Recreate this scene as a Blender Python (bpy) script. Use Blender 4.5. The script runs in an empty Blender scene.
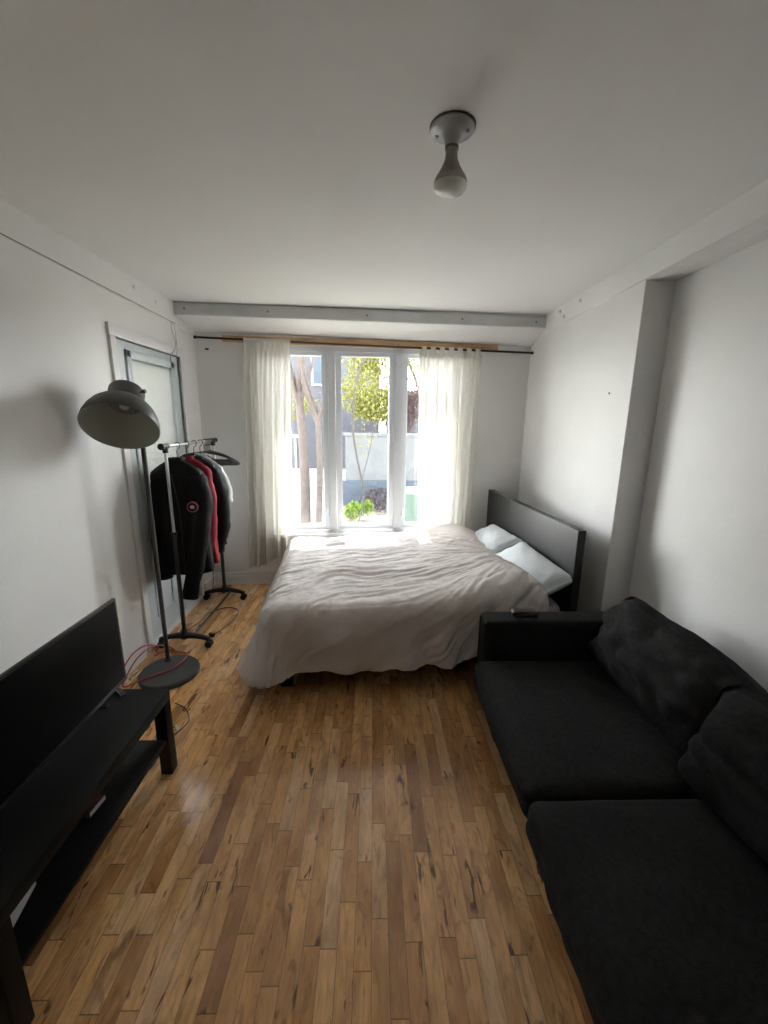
import bpy, bmesh, math, random
from mathutils import Vector, Matrix, noise, Euler
random.seed(7)
PI = math.pi
scene = bpy.context.scene
COL = scene.collection
R = math.radians

# ------------------------------------------------------------------ materials
def new_mat(name):
    m = bpy.data.materials.new(name); m.use_nodes = True
    nt = m.node_tree; nt.nodes.clear()
    out = nt.nodes.new('ShaderNodeOutputMaterial')
    return m, nt, out

def bsdf(nt, col=(.8, .8, .8), rough=.5, metal=0., spec=.5):
    b = nt.nodes.new('ShaderNodeBsdfPrincipled')
    b.inputs['Base Color'].default_value = (*col, 1)
    b.inputs['Roughness'].default_value = rough
    b.inputs['Metallic'].default_value = metal
    b.inputs['Specular IOR Level'].default_value = spec
    return b

def L(nt, a, b): nt.links.new(a, b)

def simple(name, col, rough=.5, metal=0., spec=.5, var=.0, scale=8., bump=0., bscale=60., coord='Object', sheen=0.):
    m, nt, out = new_mat(name)
    b = bsdf(nt, col, rough, metal, spec)
    if sheen:
        b.inputs['Sheen Weight'].default_value = sheen
        b.inputs['Sheen Roughness'].default_value = .6
    tc = nt.nodes.new('ShaderNodeTexCoord')
    if var:
        n = nt.nodes.new('ShaderNodeTexNoise'); n.inputs['Scale'].default_value = scale; n.inputs['Detail'].default_value = 6
        L(nt, tc.outputs[coord], n.inputs['Vector'])
        r = nt.nodes.new('ShaderNodeValToRGB')
        r.color_ramp.elements[0].position = .3; r.color_ramp.elements[1].position = .7
        r.color_ramp.elements[0].color = (*[c*(1-var) for c in col], 1)
        r.color_ramp.elements[1].color = (*[min(1, c*(1+var)) for c in col], 1)
        L(nt, n.outputs['Fac'], r.inputs['Fac']); L(nt, r.outputs['Color'], b.inputs['Base Color'])
    if bump:
        n2 = nt.nodes.new('ShaderNodeTexNoise'); n2.inputs['Scale'].default_value = bscale; n2.inputs['Detail'].default_value = 4
        L(nt, tc.outputs[coord], n2.inputs['Vector'])
        bp = nt.nodes.new('ShaderNodeBump'); bp.inputs['Strength'].default_value = bump; bp.inputs['Distance'].default_value = .004
        L(nt, n2.outputs['Fac'], bp.inputs['Height']); L(nt, bp.outputs['Normal'], b.inputs['Normal'])
    L(nt, b.outputs['BSDF'], out.inputs['Surface'])
    return m

M = {}
M['wall'] = simple('wall_paint', (.87, .860, .845), .55, var=.03, scale=2.5, bump=.25, bscale=35, spec=.35)
M['ceiling'] = simple('ceiling_paint', (.87, .86, .84), .7, var=.02, scale=1.5, bump=.15, bscale=40, spec=.2)
M['trim'] = simple('trim_paint', (.82, .815, .80), .35, var=.03, scale=5, spec=.5)
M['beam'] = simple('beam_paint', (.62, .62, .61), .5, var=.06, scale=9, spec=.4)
M['door'] = simple('door_paint', (.60, .66, .67), .32, var=.03, scale=6)
M['vinyl'] = simple('white_vinyl', (.74, .77, .80), .3, var=.01)
M['steel'] = simple('hinge_steel', (.18, .17, .16), .4, .8)
M['crack'] = simple('dark_gap', (.10, .095, .09), .9)
M['blackwood'] = simple('black_brown_wood', (.0035, .0032, .0032), .5, var=.25, scale=18, bump=.1, spec=.2)
M['headboard'] = simple('black_stained_veneer', (.011, .011, .0115), .4, var=.3, scale=14, bump=.15, spec=.45)
M['screen'] = simple('tv_screen', (.002, .002, .0022), .5, spec=.12)
M['plastic'] = simple('black_plastic', (.012, .012, .013), .35)
M['plasticgrey'] = simple('grey_plastic', (.30, .30, .31), .3)
M['chrome'] = simple('brushed_chrome', (.62, .62, .62), .28, 1.)
M['lampgrey'] = simple('dark_grey_enamel', (.055, .055, .052), .42, var=.05)
M['lampin'] = simple('pale_enamel', (.46, .47, .40), .5)
M['sofa'] = simple('charcoal_fabric', (.024, .0235, .0235), .9, var=.3, scale=60, bump=.5, bscale=350, spec=.15, sheen=.0)
M['parka'] = simple('black_cotton_shell', (.004, .004, .005), .7, var=.2, scale=20, bump=.3, bscale=90, spec=.2)
M['red'] = simple('red_softshell', (.28, .012, .025), .6, var=.15, scale=16, spec=.2)
M['redstitch'] = simple('red_and_white_patch', (.45, .12, .14), .7)
M['patchwhite'] = simple('patch_white', (.62, .62, .64), .7)
M['shirt'] = simple('white_cotton', (.66, .68, .71), .8, bump=.3, bscale=80)
M['orange'] = simple('orange_cable', (.52, .07, .035), .4)
M['whitecable'] = simple('white_cable', (.6, .6, .58), .4)
M['brown'] = simple('brown_leather', (.03, .02, .016), .45, bump=.3)
M['paper'] = simple('white_paper', (.62, .62, .62), .7)
M['magenta'] = simple('dark_red_cover', (.10, .012, .022), .5)
M['castor'] = simple('castor_rubber', (.02, .02, .02), .6)
M['porcelain'] = simple('white_porcelain', (.42, .42, .415), .25, spec=.6)
M['bulbtop'] = simple('silvered_bulb_neck', (.30, .29, .27), .25, .35)
M['bulbface'] = simple('frosted_bulb', (.82, .82, .78), .08, spec=.9)
M['sapling'] = simple('sapling_bark', (.03, .025, .02), .9)
M['bark'] = simple('tree_bark', (.055, .043, .038), .95, var=.3, scale=14, bump=.6, bscale=40)
M['binplastic'] = simple('green_bin_plastic', (.05, .08, .065), .5)
M['metalgate'] = simple('white_gate_metal', (.16, .165, .175), .5)

def cloth_mat(name, col, trans=.0, seethru=.0, weave=.15, fine=500):
    m, nt, out = new_mat(name)
    b = bsdf(nt, col, .85, 0, .15)
    tc = nt.nodes.new('ShaderNodeTexCoord')
    n = nt.nodes.new('ShaderNodeTexNoise'); n.inputs['Scale'].default_value = fine; n.inputs['Detail'].default_value = 2
    L(nt, tc.outputs['Object'], n.inputs['Vector'])
    bp = nt.nodes.new('ShaderNodeBump'); bp.inputs['Strength'].default_value = weave; bp.inputs['Distance'].default_value = .002
    L(nt, n.outputs['Fac'], bp.inputs['Height']); L(nt, bp.outputs['Normal'], b.inputs['Normal'])
    last = b.outputs['BSDF']
    if trans:
        t = nt.nodes.new('ShaderNodeBsdfTranslucent'); t.inputs['Color'].default_value = (*col, 1)
        mx = nt.nodes.new('ShaderNodeMixShader'); mx.inputs[0].default_value = trans
        L(nt, last, mx.inputs[1]); L(nt, t.outputs[0], mx.inputs[2]); last = mx.outputs[0]
    if seethru:
        t = nt.nodes.new('ShaderNodeBsdfTransparent')
        mx = nt.nodes.new('ShaderNodeMixShader'); mx.inputs[0].default_value = seethru
        L(nt, last, mx.inputs[1]); L(nt, t.outputs[0], mx.inputs[2]); last = mx.outputs[0]
    L(nt, last, out.inputs['Surface'])
    return m
M['duvet'] = cloth_mat('oatmeal_duvet_cotton', (.74, .675, .635), weave=.2)
M['pillow'] = cloth_mat('white_pillow_cotton', (.72, .75, .77))
M['curtain'] = cloth_mat('cream_linen', (.82, .795, .74), trans=.22, seethru=.02)
M['mattress'] = cloth_mat('mattress_ticking', (.55, .55, .55))
M['blind'] = cloth_mat('white_blind_slat', (.84, .83, .80), trans=.02)

def glass_mat():
    m, nt, out = new_mat('window_glass')
    t = nt.nodes.new('ShaderNodeBsdfTransparent'); t.inputs['Color'].default_value = (.93, .95, .95, 1)
    g = nt.nodes.new('ShaderNodeBsdfGlossy'); g.inputs['Roughness'].default_value = .02
    lw = nt.nodes.new('ShaderNodeLayerWeight'); lw.inputs['Blend'].default_value = .5
    pw = nt.nodes.new('ShaderNodeMath'); pw.operation = 'POWER'; pw.inputs[1].default_value = 5; L(nt, lw.outputs['Facing'], pw.inputs[0])
    f = nt.nodes.new('ShaderNodeMath'); f.operation = 'MULTIPLY_ADD'; f.inputs[1].default_value = .7; f.inputs[2].default_value = .035; L(nt, pw.outputs[0], f.inputs[0])
    mx = nt.nodes.new('ShaderNodeMixShader')
    L(nt, f.outputs[0], mx.inputs[0]); L(nt, t.outputs[0], mx.inputs[1]); L(nt, g.outputs[0], mx.inputs[2])
    L(nt, mx.outputs[0], out.inputs['Surface'])
    return m
M['glass'] = glass_mat()

def leaf_mat(name, c1, c2):
    m, nt, out = new_mat(name)
    b = bsdf(nt, c1, .7, 0, .2)
    g = nt.nodes.new('ShaderNodeNewGeometry')
    r = nt.nodes.new('ShaderNodeValToRGB')
    r.color_ramp.elements[0].color = (*c1, 1); r.color_ramp.elements[1].color = (*c2, 1)
    L(nt, g.outputs['Random Per Island'], r.inputs['Fac'])
    L(nt, r.outputs['Color'], b.inputs['Base Color'])
    t = nt.nodes.new('ShaderNodeBsdfTranslucent'); L(nt, r.outputs['Color'], t.inputs['Color'])
    mx = nt.nodes.new('ShaderNodeMixShader'); mx.inputs[0].default_value = .45
    L(nt, b.outputs[0], mx.inputs[1]); L(nt, t.outputs[0], mx.inputs[2]); L(nt, mx.outputs[0], out.inputs['Surface'])
    return m
M['leaf_yellow'] = leaf_mat('yellow_green_leaves', (.10, .105, .02), (.17, .165, .05))
M['leaf_green'] = leaf_mat('bright_green_leaves', (.07, .13, .008), (.15, .21, .03))
M['leaf_red'] = leaf_mat('reddish_leaves', (.055, .028, .028), (.09, .055, .05))
M['twig'] = leaf_mat('dry_brush', (.04, .028, .028), (.07, .052, .05))

def floor_mat():
    m, nt, out = new_mat('maple_strip_floor')
    N = nt.nodes.new
    tc = N('ShaderNodeTexCoord'); sep = N('ShaderNodeSeparateXYZ'); L(nt, tc.outputs['Object'], sep.inputs[0])
    def math_(op, a, b=None, c=None):
        n = N('ShaderNodeMath'); n.operation = op
        for i, v in enumerate((a, b, c)):
            if v is None: continue
            if isinstance(v, (int, float)): n.inputs[i].default_value = v
            else: L(nt, v, n.inputs[i])
        return n.outputs[0]
    W = .050
    xs = math_('DIVIDE', sep.outputs['X'], W)
    ix = math_('FLOOR', xs); fx = math_('FRACT', xs)
    wn = N('ShaderNodeTexWhiteNoise'); wn.noise_dimensions = '1D'; L(nt, ix, wn.inputs['W'])
    yo = math_('MULTIPLY_ADD', wn.outputs['Value'], 7.3, sep.outputs['Y'])
    # plank length differs by row
    wn2 = N('ShaderNodeTexWhiteNoise'); wn2.noise_dimensions = '1D'; L(nt, math_('ADD', ix, 51.7), wn2.inputs['W'])
    ln = math_('MULTIPLY_ADD', wn2.outputs['Value'], .28, .27)
    ys = math_('DIVIDE', yo, ln)
    iy = math_('FLOOR', ys); fy = math_('FRACT', ys)
    cmb = N('ShaderNodeCombineXYZ'); L(nt, ix, cmb.inputs[0]); L(nt, iy, cmb.inputs[1])
    pr = N('ShaderNodeTexWhiteNoise'); pr.noise_dimensions = '3D'; L(nt, cmb.outputs[0], pr.inputs['Vector'])
    # grain coordinates, offset per plank
    off = N('ShaderNodeVectorMath'); off.operation = 'MULTIPLY_ADD'
    L(nt, pr.outputs['Color'], off.inputs[0]); off.inputs[1].default_value = (9, 9, 9); L(nt, tc.outputs['Object'], off.inputs[2])
    def grain(sc, scale, detail, dist=0.):
        v = N('ShaderNodeVectorMath'); v.operation = 'MULTIPLY'; L(nt, off.outputs[0], v.inputs[0]); v.inputs[1].default_value = sc
        n = N('ShaderNodeTexNoise'); n.inputs['Scale'].default_value = scale; n.inputs['Detail'].default_value = detail; n.inputs['Distortion'].default_value = dist
        L(nt, v.outputs[0], n.inputs['Vector']); return n.outputs['Fac']
    def ramp(fac, stops):
        r = N('ShaderNodeValToRGB')
        while len(r.color_ramp.elements) < len(stops): r.color_ramp.elements.new(.5)
        for e, (p, c) in zip(r.color_ramp.elements, stops): e.position = p; e.color = (*c, 1)
        L(nt, fac, r.inputs['Fac']); return r.outputs['Color']
    def mix(kind, fac, a, b):
        x = N('ShaderNodeMix'); x.data_type = 'RGBA'; x.blend_type = kind
        if isinstance(fac, (int, float)): x.inputs[0].default_value = fac
        else: L(nt, fac, x.inputs[0])
        for i, v in ((6, a), (7, b)):
            if isinstance(v, tuple): x.inputs[i].default_value = (*v, 1)
            else: L(nt, v, x.inputs[i])
        return x.outputs[2]
    base = ramp(pr.outputs['Value'], [(0, (.50, .25, .11)), (.12, (.73, .385, .15)), (.3, (.86, .475, .195)), (.7, (.92, .535, .235)), (1, (.95, .62, .33))])
    g1 = ramp(grain((26, 4.5, 1), 2.6, 9, 1.2), [(.3, (.62, .57, .52)), (.62, (1.05, 1.05, 1.05))])
    c = mix('MULTIPLY', .6, base, g1)
    blot = ramp(grain((6, 2.0, 1), 1.8, 6), [(.36, (.62, .55, .50)), (.55, (1, 1, 1))])
    c = mix('MULTIPLY', .8, c, blot)
    # dark mineral streaks
    st = ramp(grain((34, 7, 1), 1.0, 5, .7), [(.64, (0, 0, 0)), (.685, (.9, .9, .9))])
    c = mix('MIX', st, c, (.10, .045, .018))
    st2 = ramp(grain((15, 6, 1), 1.3, 7, 2.0), [(.57, (0, 0, 0)), (.74, (.7, .7, .7))])
    c = mix('MIX', st2, c, (.24, .11, .045))
    # gaps
    ex = math_('MINIMUM', fx, math_('SUBTRACT', 1, fx)); gx = math_('LESS_THAN', ex, .018)
    ey = math_('MULTIPLY', math_('MINIMUM', fy, math_('SUBTRACT', 1, fy)), ln); gy = math_('LESS_THAN', ey, .0016)
    gap = math_('MAXIMUM', gx, gy)
    gwn = math_('MULTIPLY', gap, .6)
    c = mix('MIX', gwn, c, (.05, .025, .012))
    b = bsdf(nt, (.4, .2, .1), .3, 0, .62)
    L(nt, c, b.inputs['Base Color'])
    rn = grain((6, 2, 1), 2, 4)
    mr = N('ShaderNodeMapRange'); mr.inputs['To Min'].default_value = .10; mr.inputs['To Max'].default_value = .20; L(nt, rn, mr.inputs['Value'])
    L(nt, mr.outputs[0], b.inputs['Roughness'])
    bp = N('ShaderNodeBump'); bp.inputs['Strength'].default_value = .25; bp.inputs['Distance'].default_value = .001; bp.invert = True
    tilt = math_('MULTIPLY_ADD', pr.outputs['Value'], .4, gap)
    L(nt, tilt, bp.inputs['Height']); L(nt, bp.outputs['Normal'], b.inputs['Normal'])
    L(nt, b.outputs[0], out.inputs['Surface'])
    return m
M['floor'] = floor_mat()

def pine_mat():
    m, nt, out = new_mat('raw_pine')
    N = nt.nodes.new
    tc = N('ShaderNodeTexCoord'); mp = N('ShaderNodeMapping'); mp.inputs['Scale'].default_value = (2, 30, 30)
    L(nt, tc.outputs['Object'], mp.inputs[0])
    n = N('ShaderNodeTexNoise'); n.inputs['Scale'].default_value = 1.5; n.inputs['Detail'].default_value = 5; n.inputs['Distortion'].default_value = .5
    L(nt, mp.outputs[0], n.inputs['Vector'])
    r = N('ShaderNodeValToRGB'); r.color_ramp.elements[0].color = (.42, .24, .11, 1); r.color_ramp.elements[1].color = (.70, .45, .24, 1)
    r.color_ramp.elements[0].position = .3; r.color_ramp.elements[1].position = .65
    L(nt, n.outputs['Fac'], r.inputs[0])
    b = bsdf(nt, (.5, .3, .1), .6); L(nt, r.outputs[0], b.inputs['Base Color']); L(nt, b.outputs[0], out.inputs['Surface'])
    return m
M['pine'] = pine_mat()

def ground_mat():
    m, nt, out = new_mat('leaf_littered_ground')
    N = nt.nodes.new
    tc = N('ShaderNodeTexCoord')
    v = N('ShaderNodeTexVoronoi'); v.inputs['Scale'].default_value = 9; L(nt, tc.outputs['Object'], v.inputs['Vector'])
    n = N('ShaderNodeTexNoise'); n.inputs['Scale'].default_value = 1.3; n.inputs['Detail'].default_value = 6; L(nt, tc.outputs['Object'], n.inputs['Vector'])
    r = N('ShaderNodeValToRGB')
    for i, (p, c) in enumerate([(0, (.09, .068, .055)), (.5, (.18, .15, .13)), (1, (.28, .24, .21))]):
        if i == 1: e = r.color_ramp.elements.new(p)
        else: e = r.color_ramp.elements[0 if i == 0 else -1]
        e.position = p; e.color = (*c, 1)
    x = N('ShaderNodeSeparateColor'); L(nt, v.outputs['Color'], x.inputs[0]); L(nt, x.outputs[0], r.inputs[0])
    r2 = N('ShaderNodeValToRGB'); r2.color_ramp.elements[0].position = .45; r2.color_ramp.elements[1].position = .6
    L(nt, n.outputs['Fac'], r2.inputs[0])
    mx = N('ShaderNodeMix'); mx.data_type = 'RGBA'; L(nt, r2.outputs[0], mx.inputs[0]); L(nt, r.outputs[0], mx.inputs[6]); mx.inputs[7].default_value = (.13, .15, .07, 1)
    b = bsdf(nt, (.4, .4, .4), .95, 0, .1); L(nt, mx.outputs[2], b.inputs['Base Color']); L(nt, b.outputs[0], out.inputs['Surface'])
    return m
M['ground'] = ground_mat()
M['path'] = simple('pale_concrete_path', (.30, .295, .285), .9, var=.1, scale=5)
M['conc'] = simple('grey_concrete_wall', (.075, .077, .08), .9, var=.12, scale=4)
M['concdark'] = simple('blue_grey_plinth', (.035, .045, .06), .9, var=.1, scale=4)

def brick_mat(name, c1, c2, mortar, scale):
    m, nt, out = new_mat(name)
    N = nt.nodes.new
    tc = N('ShaderNodeTexCoord'); mp = N('ShaderNodeMapping'); mp.inputs['Rotation'].default_value = (R(90), 0, 0)
    L(nt, tc.outputs['Object'], mp.inputs[0])
    k = N('ShaderNodeTexBrick'); k.inputs['Scale'].default_value = scale
    k.inputs['Color1'].default_value = (*c1, 1); k.inputs['Color2'].default_value = (*c2, 1); k.inputs['Mortar'].default_value = (*mortar, 1)
    L(nt, mp.outputs[0], k.inputs['Vector'])
    b = bsdf(nt, c1, .9, 0, .1); L(nt, k.outputs['Color'], b.inputs['Base Color']); L(nt, b.outputs[0], out.inputs['Surface'])
    return m
M['brick'] = brick_mat('grey_brick', (.045, .045, .055), (.06, .058, .068), (.085, .085, .09), 3.)

# ------------------------------------------------------------------ builders
class MB:
    def __init__(s): s.bm = bmesh.new()
    def box(s, lo, hi, bev=0., mat=None, seg=2):
        lo = Vector(lo); hi = Vector(hi)
        vs = [s.bm.verts.new((x, y, z)) for x in (lo.x, hi.x) for y in (lo.y, hi.y) for z in (lo.z, hi.z)]
        idx = [(0,1,3,2),(4,6,7,5),(0,4,5,1),(2,3,7,6),(0,2,6,4),(1,5,7,3)]
        fs = [s.bm.faces.new([vs[i] for i in f]) for f in idx]
        if bev:
            es = list({e for f in fs for e in f.edges})
            r = bmesh.ops.bevel(s.bm, geom=es, offset=bev, segments=seg, affect='EDGES', profile=.6)
            vs = list({v for f in r['faces'] for v in f.verts} | {v for v in vs if v.is_valid})
        if mat: bmesh.ops.transform(s.bm, matrix=mat, verts=vs)
        return s
    def hexa(s, p):   # 8 points: bottom 4 loop, top 4 loop
        vs = [s.bm.verts.new(q) for q in p]
        for f in [(3,2,1,0),(4,5,6,7),(0,1,5,4),(1,2,6,5),(2,3,7,6),(3,0,4,7)]:
            s.bm.faces.new([vs[i] for i in f])
        return s
    def loft(s, rings, cap=True, closed=True):
        rv = [[s.bm.verts.new(p) for p in r] for r in rings]
        n = len(rv[0])
        for a, b in zip(rv, rv[1:]):
            for i in range(n if closed else n-1):
                j = (i+1) % n
                s.bm.faces.new((a[i], a[j], b[j], b[i]))
        if cap and closed:
            s.bm.faces.new(rv[0][::-1]); s.bm.faces.new(rv[-1])
        return s
    def tube(s, pts, r, n=10, cap=True, flat=1.):
        pts = [Vector(p) for p in pts]
        rs = r if isinstance(r, (list, tuple)) else [r]*len(pts)
        t = (pts[1]-pts[0]).normalized()
        u = t.orthogonal().normalized()
        rings = []
        for i, p in enumerate(pts):
            tt = ((pts[i+1]-p) if i == 0 else (p-pts[i-1]) if i == len(pts)-1 else (pts[i+1]-pts[i-1]))
            if tt.length < 1e-9: tt = t
            tt.normalize()
            u = (u - tt*u.dot(tt)).normalized(); w = tt.cross(u)
            rings.append([p + (u*math.cos(a)*rs[i] + w*math.sin(a)*rs[i]*flat) for a in [2*PI*k/n for k in range(n)]])
            t = tt
        return s.loft(rings, cap)
    def lathe(s, prof, n=32, mat=None, cap=True):
        rings = []
        for r, z in prof:
            ring = [Vector((r*math.cos(2*PI*k/n), r*math.sin(2*PI*k/n), z)) for k in range(n)]
            if mat: ring = [mat @ p for p in ring]
            rings.append(ring)
        return s.loft(rings, cap)
    def build(s, name, mat, parent=None, smooth=True, angle=40, kind=None, solid=0., sub=0, loc=None, rotz=0):
        bmesh.ops.recalc_face_normals(s.bm, faces=s.bm.faces)
        me = bpy.data.meshes.new(name)
        if parent is not None:
            o_ = parent
            inv = o_.matrix_basis.inverted() if o_.parent is None else (o_.parent.matrix_basis @ o_.matrix_basis).inverted()
            bmesh.ops.transform(s.bm, matrix=inv, verts=s.bm.verts)
        elif loc is not None:
            mt = Matrix.Translation(loc) @ Matrix.Rotation(rotz, 4, 'Z')
            bmesh.ops.transform(s.bm, matrix=mt.inverted(), verts=s.bm.verts)
        s.bm.to_mesh(me); s.bm.free()
        me.materials.append(mat)
        if smooth:
            for p in me.polygons: p.use_smooth = True
            me.set_sharp_from_angle(angle=R(angle))
        o = bpy.data.objects.new(name, me); COL.objects.link(o)
        if parent is not None: o.parent = parent
        elif loc is not None: o.location = loc; o.rotation_euler.z = rotz
        if kind: o['kind'] = kind
        if solid:
            md = o.modifiers.new('thickness', 'SOLIDIFY'); md.thickness = solid; md.offset = 0
        if sub:
            md = o.modifiers.new('smooth', 'SUBSURF'); md.levels = sub; md.render_levels = sub
        return o

def tag(o, label, cat, group=None):
    o['label'] = label; o['category'] = cat
    if group: o['group'] = group
    return o
def thing(name, label, cat, loc=(0, 0, 0), rotz=0, group=None):
    o = bpy.data.objects.new(name, None); COL.objects.link(o)
    o.empty_display_size = .05
    o.location = loc; o.rotation_euler.z = rotz
    o.matrix_basis = Matrix.Translation(loc) @ Matrix.Rotation(rotz, 4, 'Z')
    return tag(o, label, cat, group)
def struct(o): o['kind'] = 'structure'; return o
def fbm(p, sc, oct_=3): return noise.fractal(Vector(p)*sc, 1.0, 2.0, oct_)

def arc_pts(pts, n=8):
    """Catmull-Rom through points"""
    P = [Vector(p) for p in pts]; P = [P[0]*2-P[1]] + P + [P[-1]*2-P[-2]]
    out = []
    for i in range(1, len(P)-2):
        for k in range(n):
            t = k/n; a, b, c, d = P[i-1], P[i], P[i+1], P[i+2]
            out.append(.5*((2*b)+(c-a)*t+(2*a-5*b+4*c-d)*t*t+(3*b-a-3*c+d)*t**3))
    out.append(P[-2]); return out

# ------------------------------------------------------------------ room numbers
XL, XR = -1.468, 1.355          # left wall face, right wall face (far part)
XPIL, XREC = 1.365, 1.52        # pillar face, recessed wall face
YB, SL = 3.70, .07              # back wall  y = YB + SL*x
AB = math.atan(SL)
ZC = 2.325
YF = -1.9                       # wall behind the camera
def yb(x): return YB + SL*x
def BW(u, n, z):                # along the back wall, n metres out of it into the room
    return Vector((u + SL*n, YB + SL*u - n, z))

# floor, ceiling
b = MB(); b.box((-1.75, YF-.2, -.12), (1.8, 4.05, 0)); struct(b.build('floor', M['floor'], smooth=False))
b = MB(); b.box((-1.75, YF-.2, ZC), (1.8, 4.1, ZC+.2)); struct(b.build('ceiling', M['ceiling'], smooth=False))
# left wall round the door
DY0, DY1, DZ = 2.50, 3.285, 1.945        # door leaf opening
b = MB()
b.box((XL-.3, YF-.2, -.05), (XL+.004, 2.40, ZC+.02))
b.box((XL-.3, 2.40, -.05), (XL, DY0, ZC+.02))
b.box((XL-.3, DY0, DZ), (XL, DY1, ZC+.02))
b.box((XL-.3, DY1, -.05), (XL, 3.9, ZC+.02))
wl = struct(b.build('wall_left', M['wall'], smooth=False))
# right wall : far face, pillar, recess
b = MB()
b.box((XR+.017, 2.55, -.05), (1.75, 4.1, ZC+.02))
b.box((XPIL, 2.235, -.05), (1.75, 2.55, ZC+.02), bev=.004)
b.box((XREC, YF-.2, -.05), (1.75, 2.30, ZC+.02))
wr = struct(b.build('wall_right', M['wall'], smooth=False))
b = MB(); b.tube([(XPIL-.003, 2.44, 1.665), (XPIL+.01, 2.44, 1.665)], .006, 8); b.build('nail_hole', M['crack'], wr)
# front wall behind the camera
b = MB(); b.box((-1.75, YF-.2, -.05), (1.8, YF, ZC+.02)); struct(b.build('wall_front', M['wall'], smooth=False))
# back wall with window opening (local frame x along wall)
WX0, WX1, WZ0, WZ1 = -.955, .805, .475, 2.095
T = .20
def bwbox(b, u0, u1, n0, n1, z0, z1, bev=0.):
    p = [BW(u0, n1, z0), BW(u1, n1, z0), BW(u1, n0, z0), BW(u0, n0, z0), BW(u0, n1, z1), BW(u1, n1, z1), BW(u1, n0, z1), BW(u0, n0, z1)]
    b.hexa(p)
    return b
b = MB()
bwbox(b, -1.72, WX0, -T, 0, -.05, 2.4); bwbox(b, WX1, 1.72, -T, 0, -.05, 2.4)
bwbox(b, WX0, WX1, -T, 0, -.05, WZ0); bwbox(b, WX0, WX1, -T, 0, WZ1, 2.4)
wb = struct(b.build('wall_back', M['wall'], smooth=False))
bb = MB(); bwbox(bb, -1.385, -1.357, -.002, .004, 2.046, 2.060); bb.build('cable_plate', M['plastic'], wb, smooth=False)

# soffits
b = MB()   # right soffit with a slightly sloping underside
b.hexa([(XR, YF, 2.225), (1.6, YF, 2.205), (1.6, 3.9, 2.205), (XR, 3.9, 2.195), (XR, YF, ZC+.01), (1.6, YF, ZC+.01), (1.6, 3.9, ZC+.01), (XR, 3.9, ZC+.01)])
t1 = struct(b.build('trim_1', M['wall'], smooth=False))
for (y, z) in ((3.20, 2.285), (3.13, 2.235), (2.9, 2.28)):
    s_ = MB(); s_.lathe([(.012, 0), (.012, .006), (.006, .012)], 10, Matrix.Translation((XR+.001, y, z)) @ Matrix.Rotation(-PI/2, 4, 'Y')); s_.build('screw_cap', M['beam'], t1)
b = MB()
b.hexa([(XL-.2, YF, 2.25), (XL+.012, YF, 2.25), (XL+.012, 3.9, 2.158), (XL-.2, 3.9, 2.158), (XL-.2, YF, ZC+.01), (XL+.012, YF, ZC+.01), (XL+.012, 3.9, ZC+.01), (XL-.2, 3.9, ZC+.01)])
t2 = struct(b.build('trim_2', M['wall'], smooth=False))
c_ = MB(); c_.hexa([(XL-.01, YF, 2.246), (XL+.0125, YF, 2.246), (XL+.0125, 3.27, 2.171), (XL-.01, 3.27, 2.171), (XL-.01, YF, 2.2505), (XL+.0125, YF, 2.2505), (XL+.0125, 3.27, 2.1745), (XL-.01, 3.27, 2.1745)])
c_.build('joint_gap', M['crack'], t2, smooth=False)
for (y, z) in ((2.75, 2.27), (3.0, 2.25)):
    s_ = MB(); s_.lathe([(.012, 0), (.012, .005), (.006, .010)], 10, Matrix.Translation((XL+.011, y, z)) @ Matrix.Rotation(PI/2, 4, 'Y')); s_.build('screw_cap', M['trim'], t2)
# lowered ceiling in front of the window: grey step face + white sloping underside
LB, RB = Vector((XL, 3.275, 0)), Vector((XR, 3.47, 0))
b = MB()
b.hexa([LB+Vector((0, 0, 2.235)), RB+Vector((0, 0, 2.225)), Vector((XR+.1, yb(XR)+.1, 2.115)), Vector((XL-.1, yb(XL)+.1, 2.165)),
        LB+Vector((0, 0, ZC+.01)), RB+Vector((0, 0, ZC+.01)), Vector((XR+.1, yb(XR)+.1, ZC+.01)), Vector((XL-.1, yb(XL)+.1, ZC+.01))])
struct(b.build('trim_3', M['ceiling'], smooth=False))
dirb = (RB-LB).normalized(); nb = Vector((dirb.y, -dirb.x, 0))
b = MB(); e0, e1 = LB+dirb*.0, RB-dirb*.0
b.hexa([e0+nb*.018+Vector((0, 0, 2.236)), e1+nb*.018+Vector((0, 0, 2.228)), e1-nb*.01+Vector((0, 0, 2.228)), e0-nb*.01+Vector((0, 0, 2.236)),
        e0+nb*.018+Vector((0, 0, 2.318)), e1+nb*.018+Vector((0, 0, 2.296)), e1-nb*.01+Vector((0, 0, 2.326)), e0-nb*.01+Vector((0, 0, 2.326))])
bo = struct(b.build('trim_4', M['beam'], smooth=False))
for f_ in (.03, .24, .5, .76, .97):
    p = e0.lerp(e1, f_) + nb*.018 + Vector((0, 0, 2.277-.012*f_))
    s_ = MB(); s_.tube([p, p+nb*.006], .007, 10); s_.build('screw', M['steel'], bo)

# baseboards
def baseboard(name, pts_fn, z=.095):
    pass
b = MB(); b.box((XL-.03, YF, 0), (XL+.018, 2.40, .10), bev=.004); struct(b.build('baseboard_left', M['trim']))
b = MB()
prof = [(0, 0), (.018, 0), (.018, .075), (.012, .095), (.010, .11), (0, .115)]
b.loft([[BW(-1.49, n, z) for n, z in prof], [BW(1.37, n, z) for n, z in prof]]); struct(b.build('baseboard_back', M['trim'], smooth=False))
b = MB(); b.box((XREC-.016, YF, 0), (XREC+.01, 2.235, .10), bev=.004); struct(b.build('baseboard_right', M['trim']))
b = MB(); b.box((XL-.02, DY1+.08, 0), (XL+.014, 3.60, .10), bev=.004); struct(b.build('trim_5', M['trim']))

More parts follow.
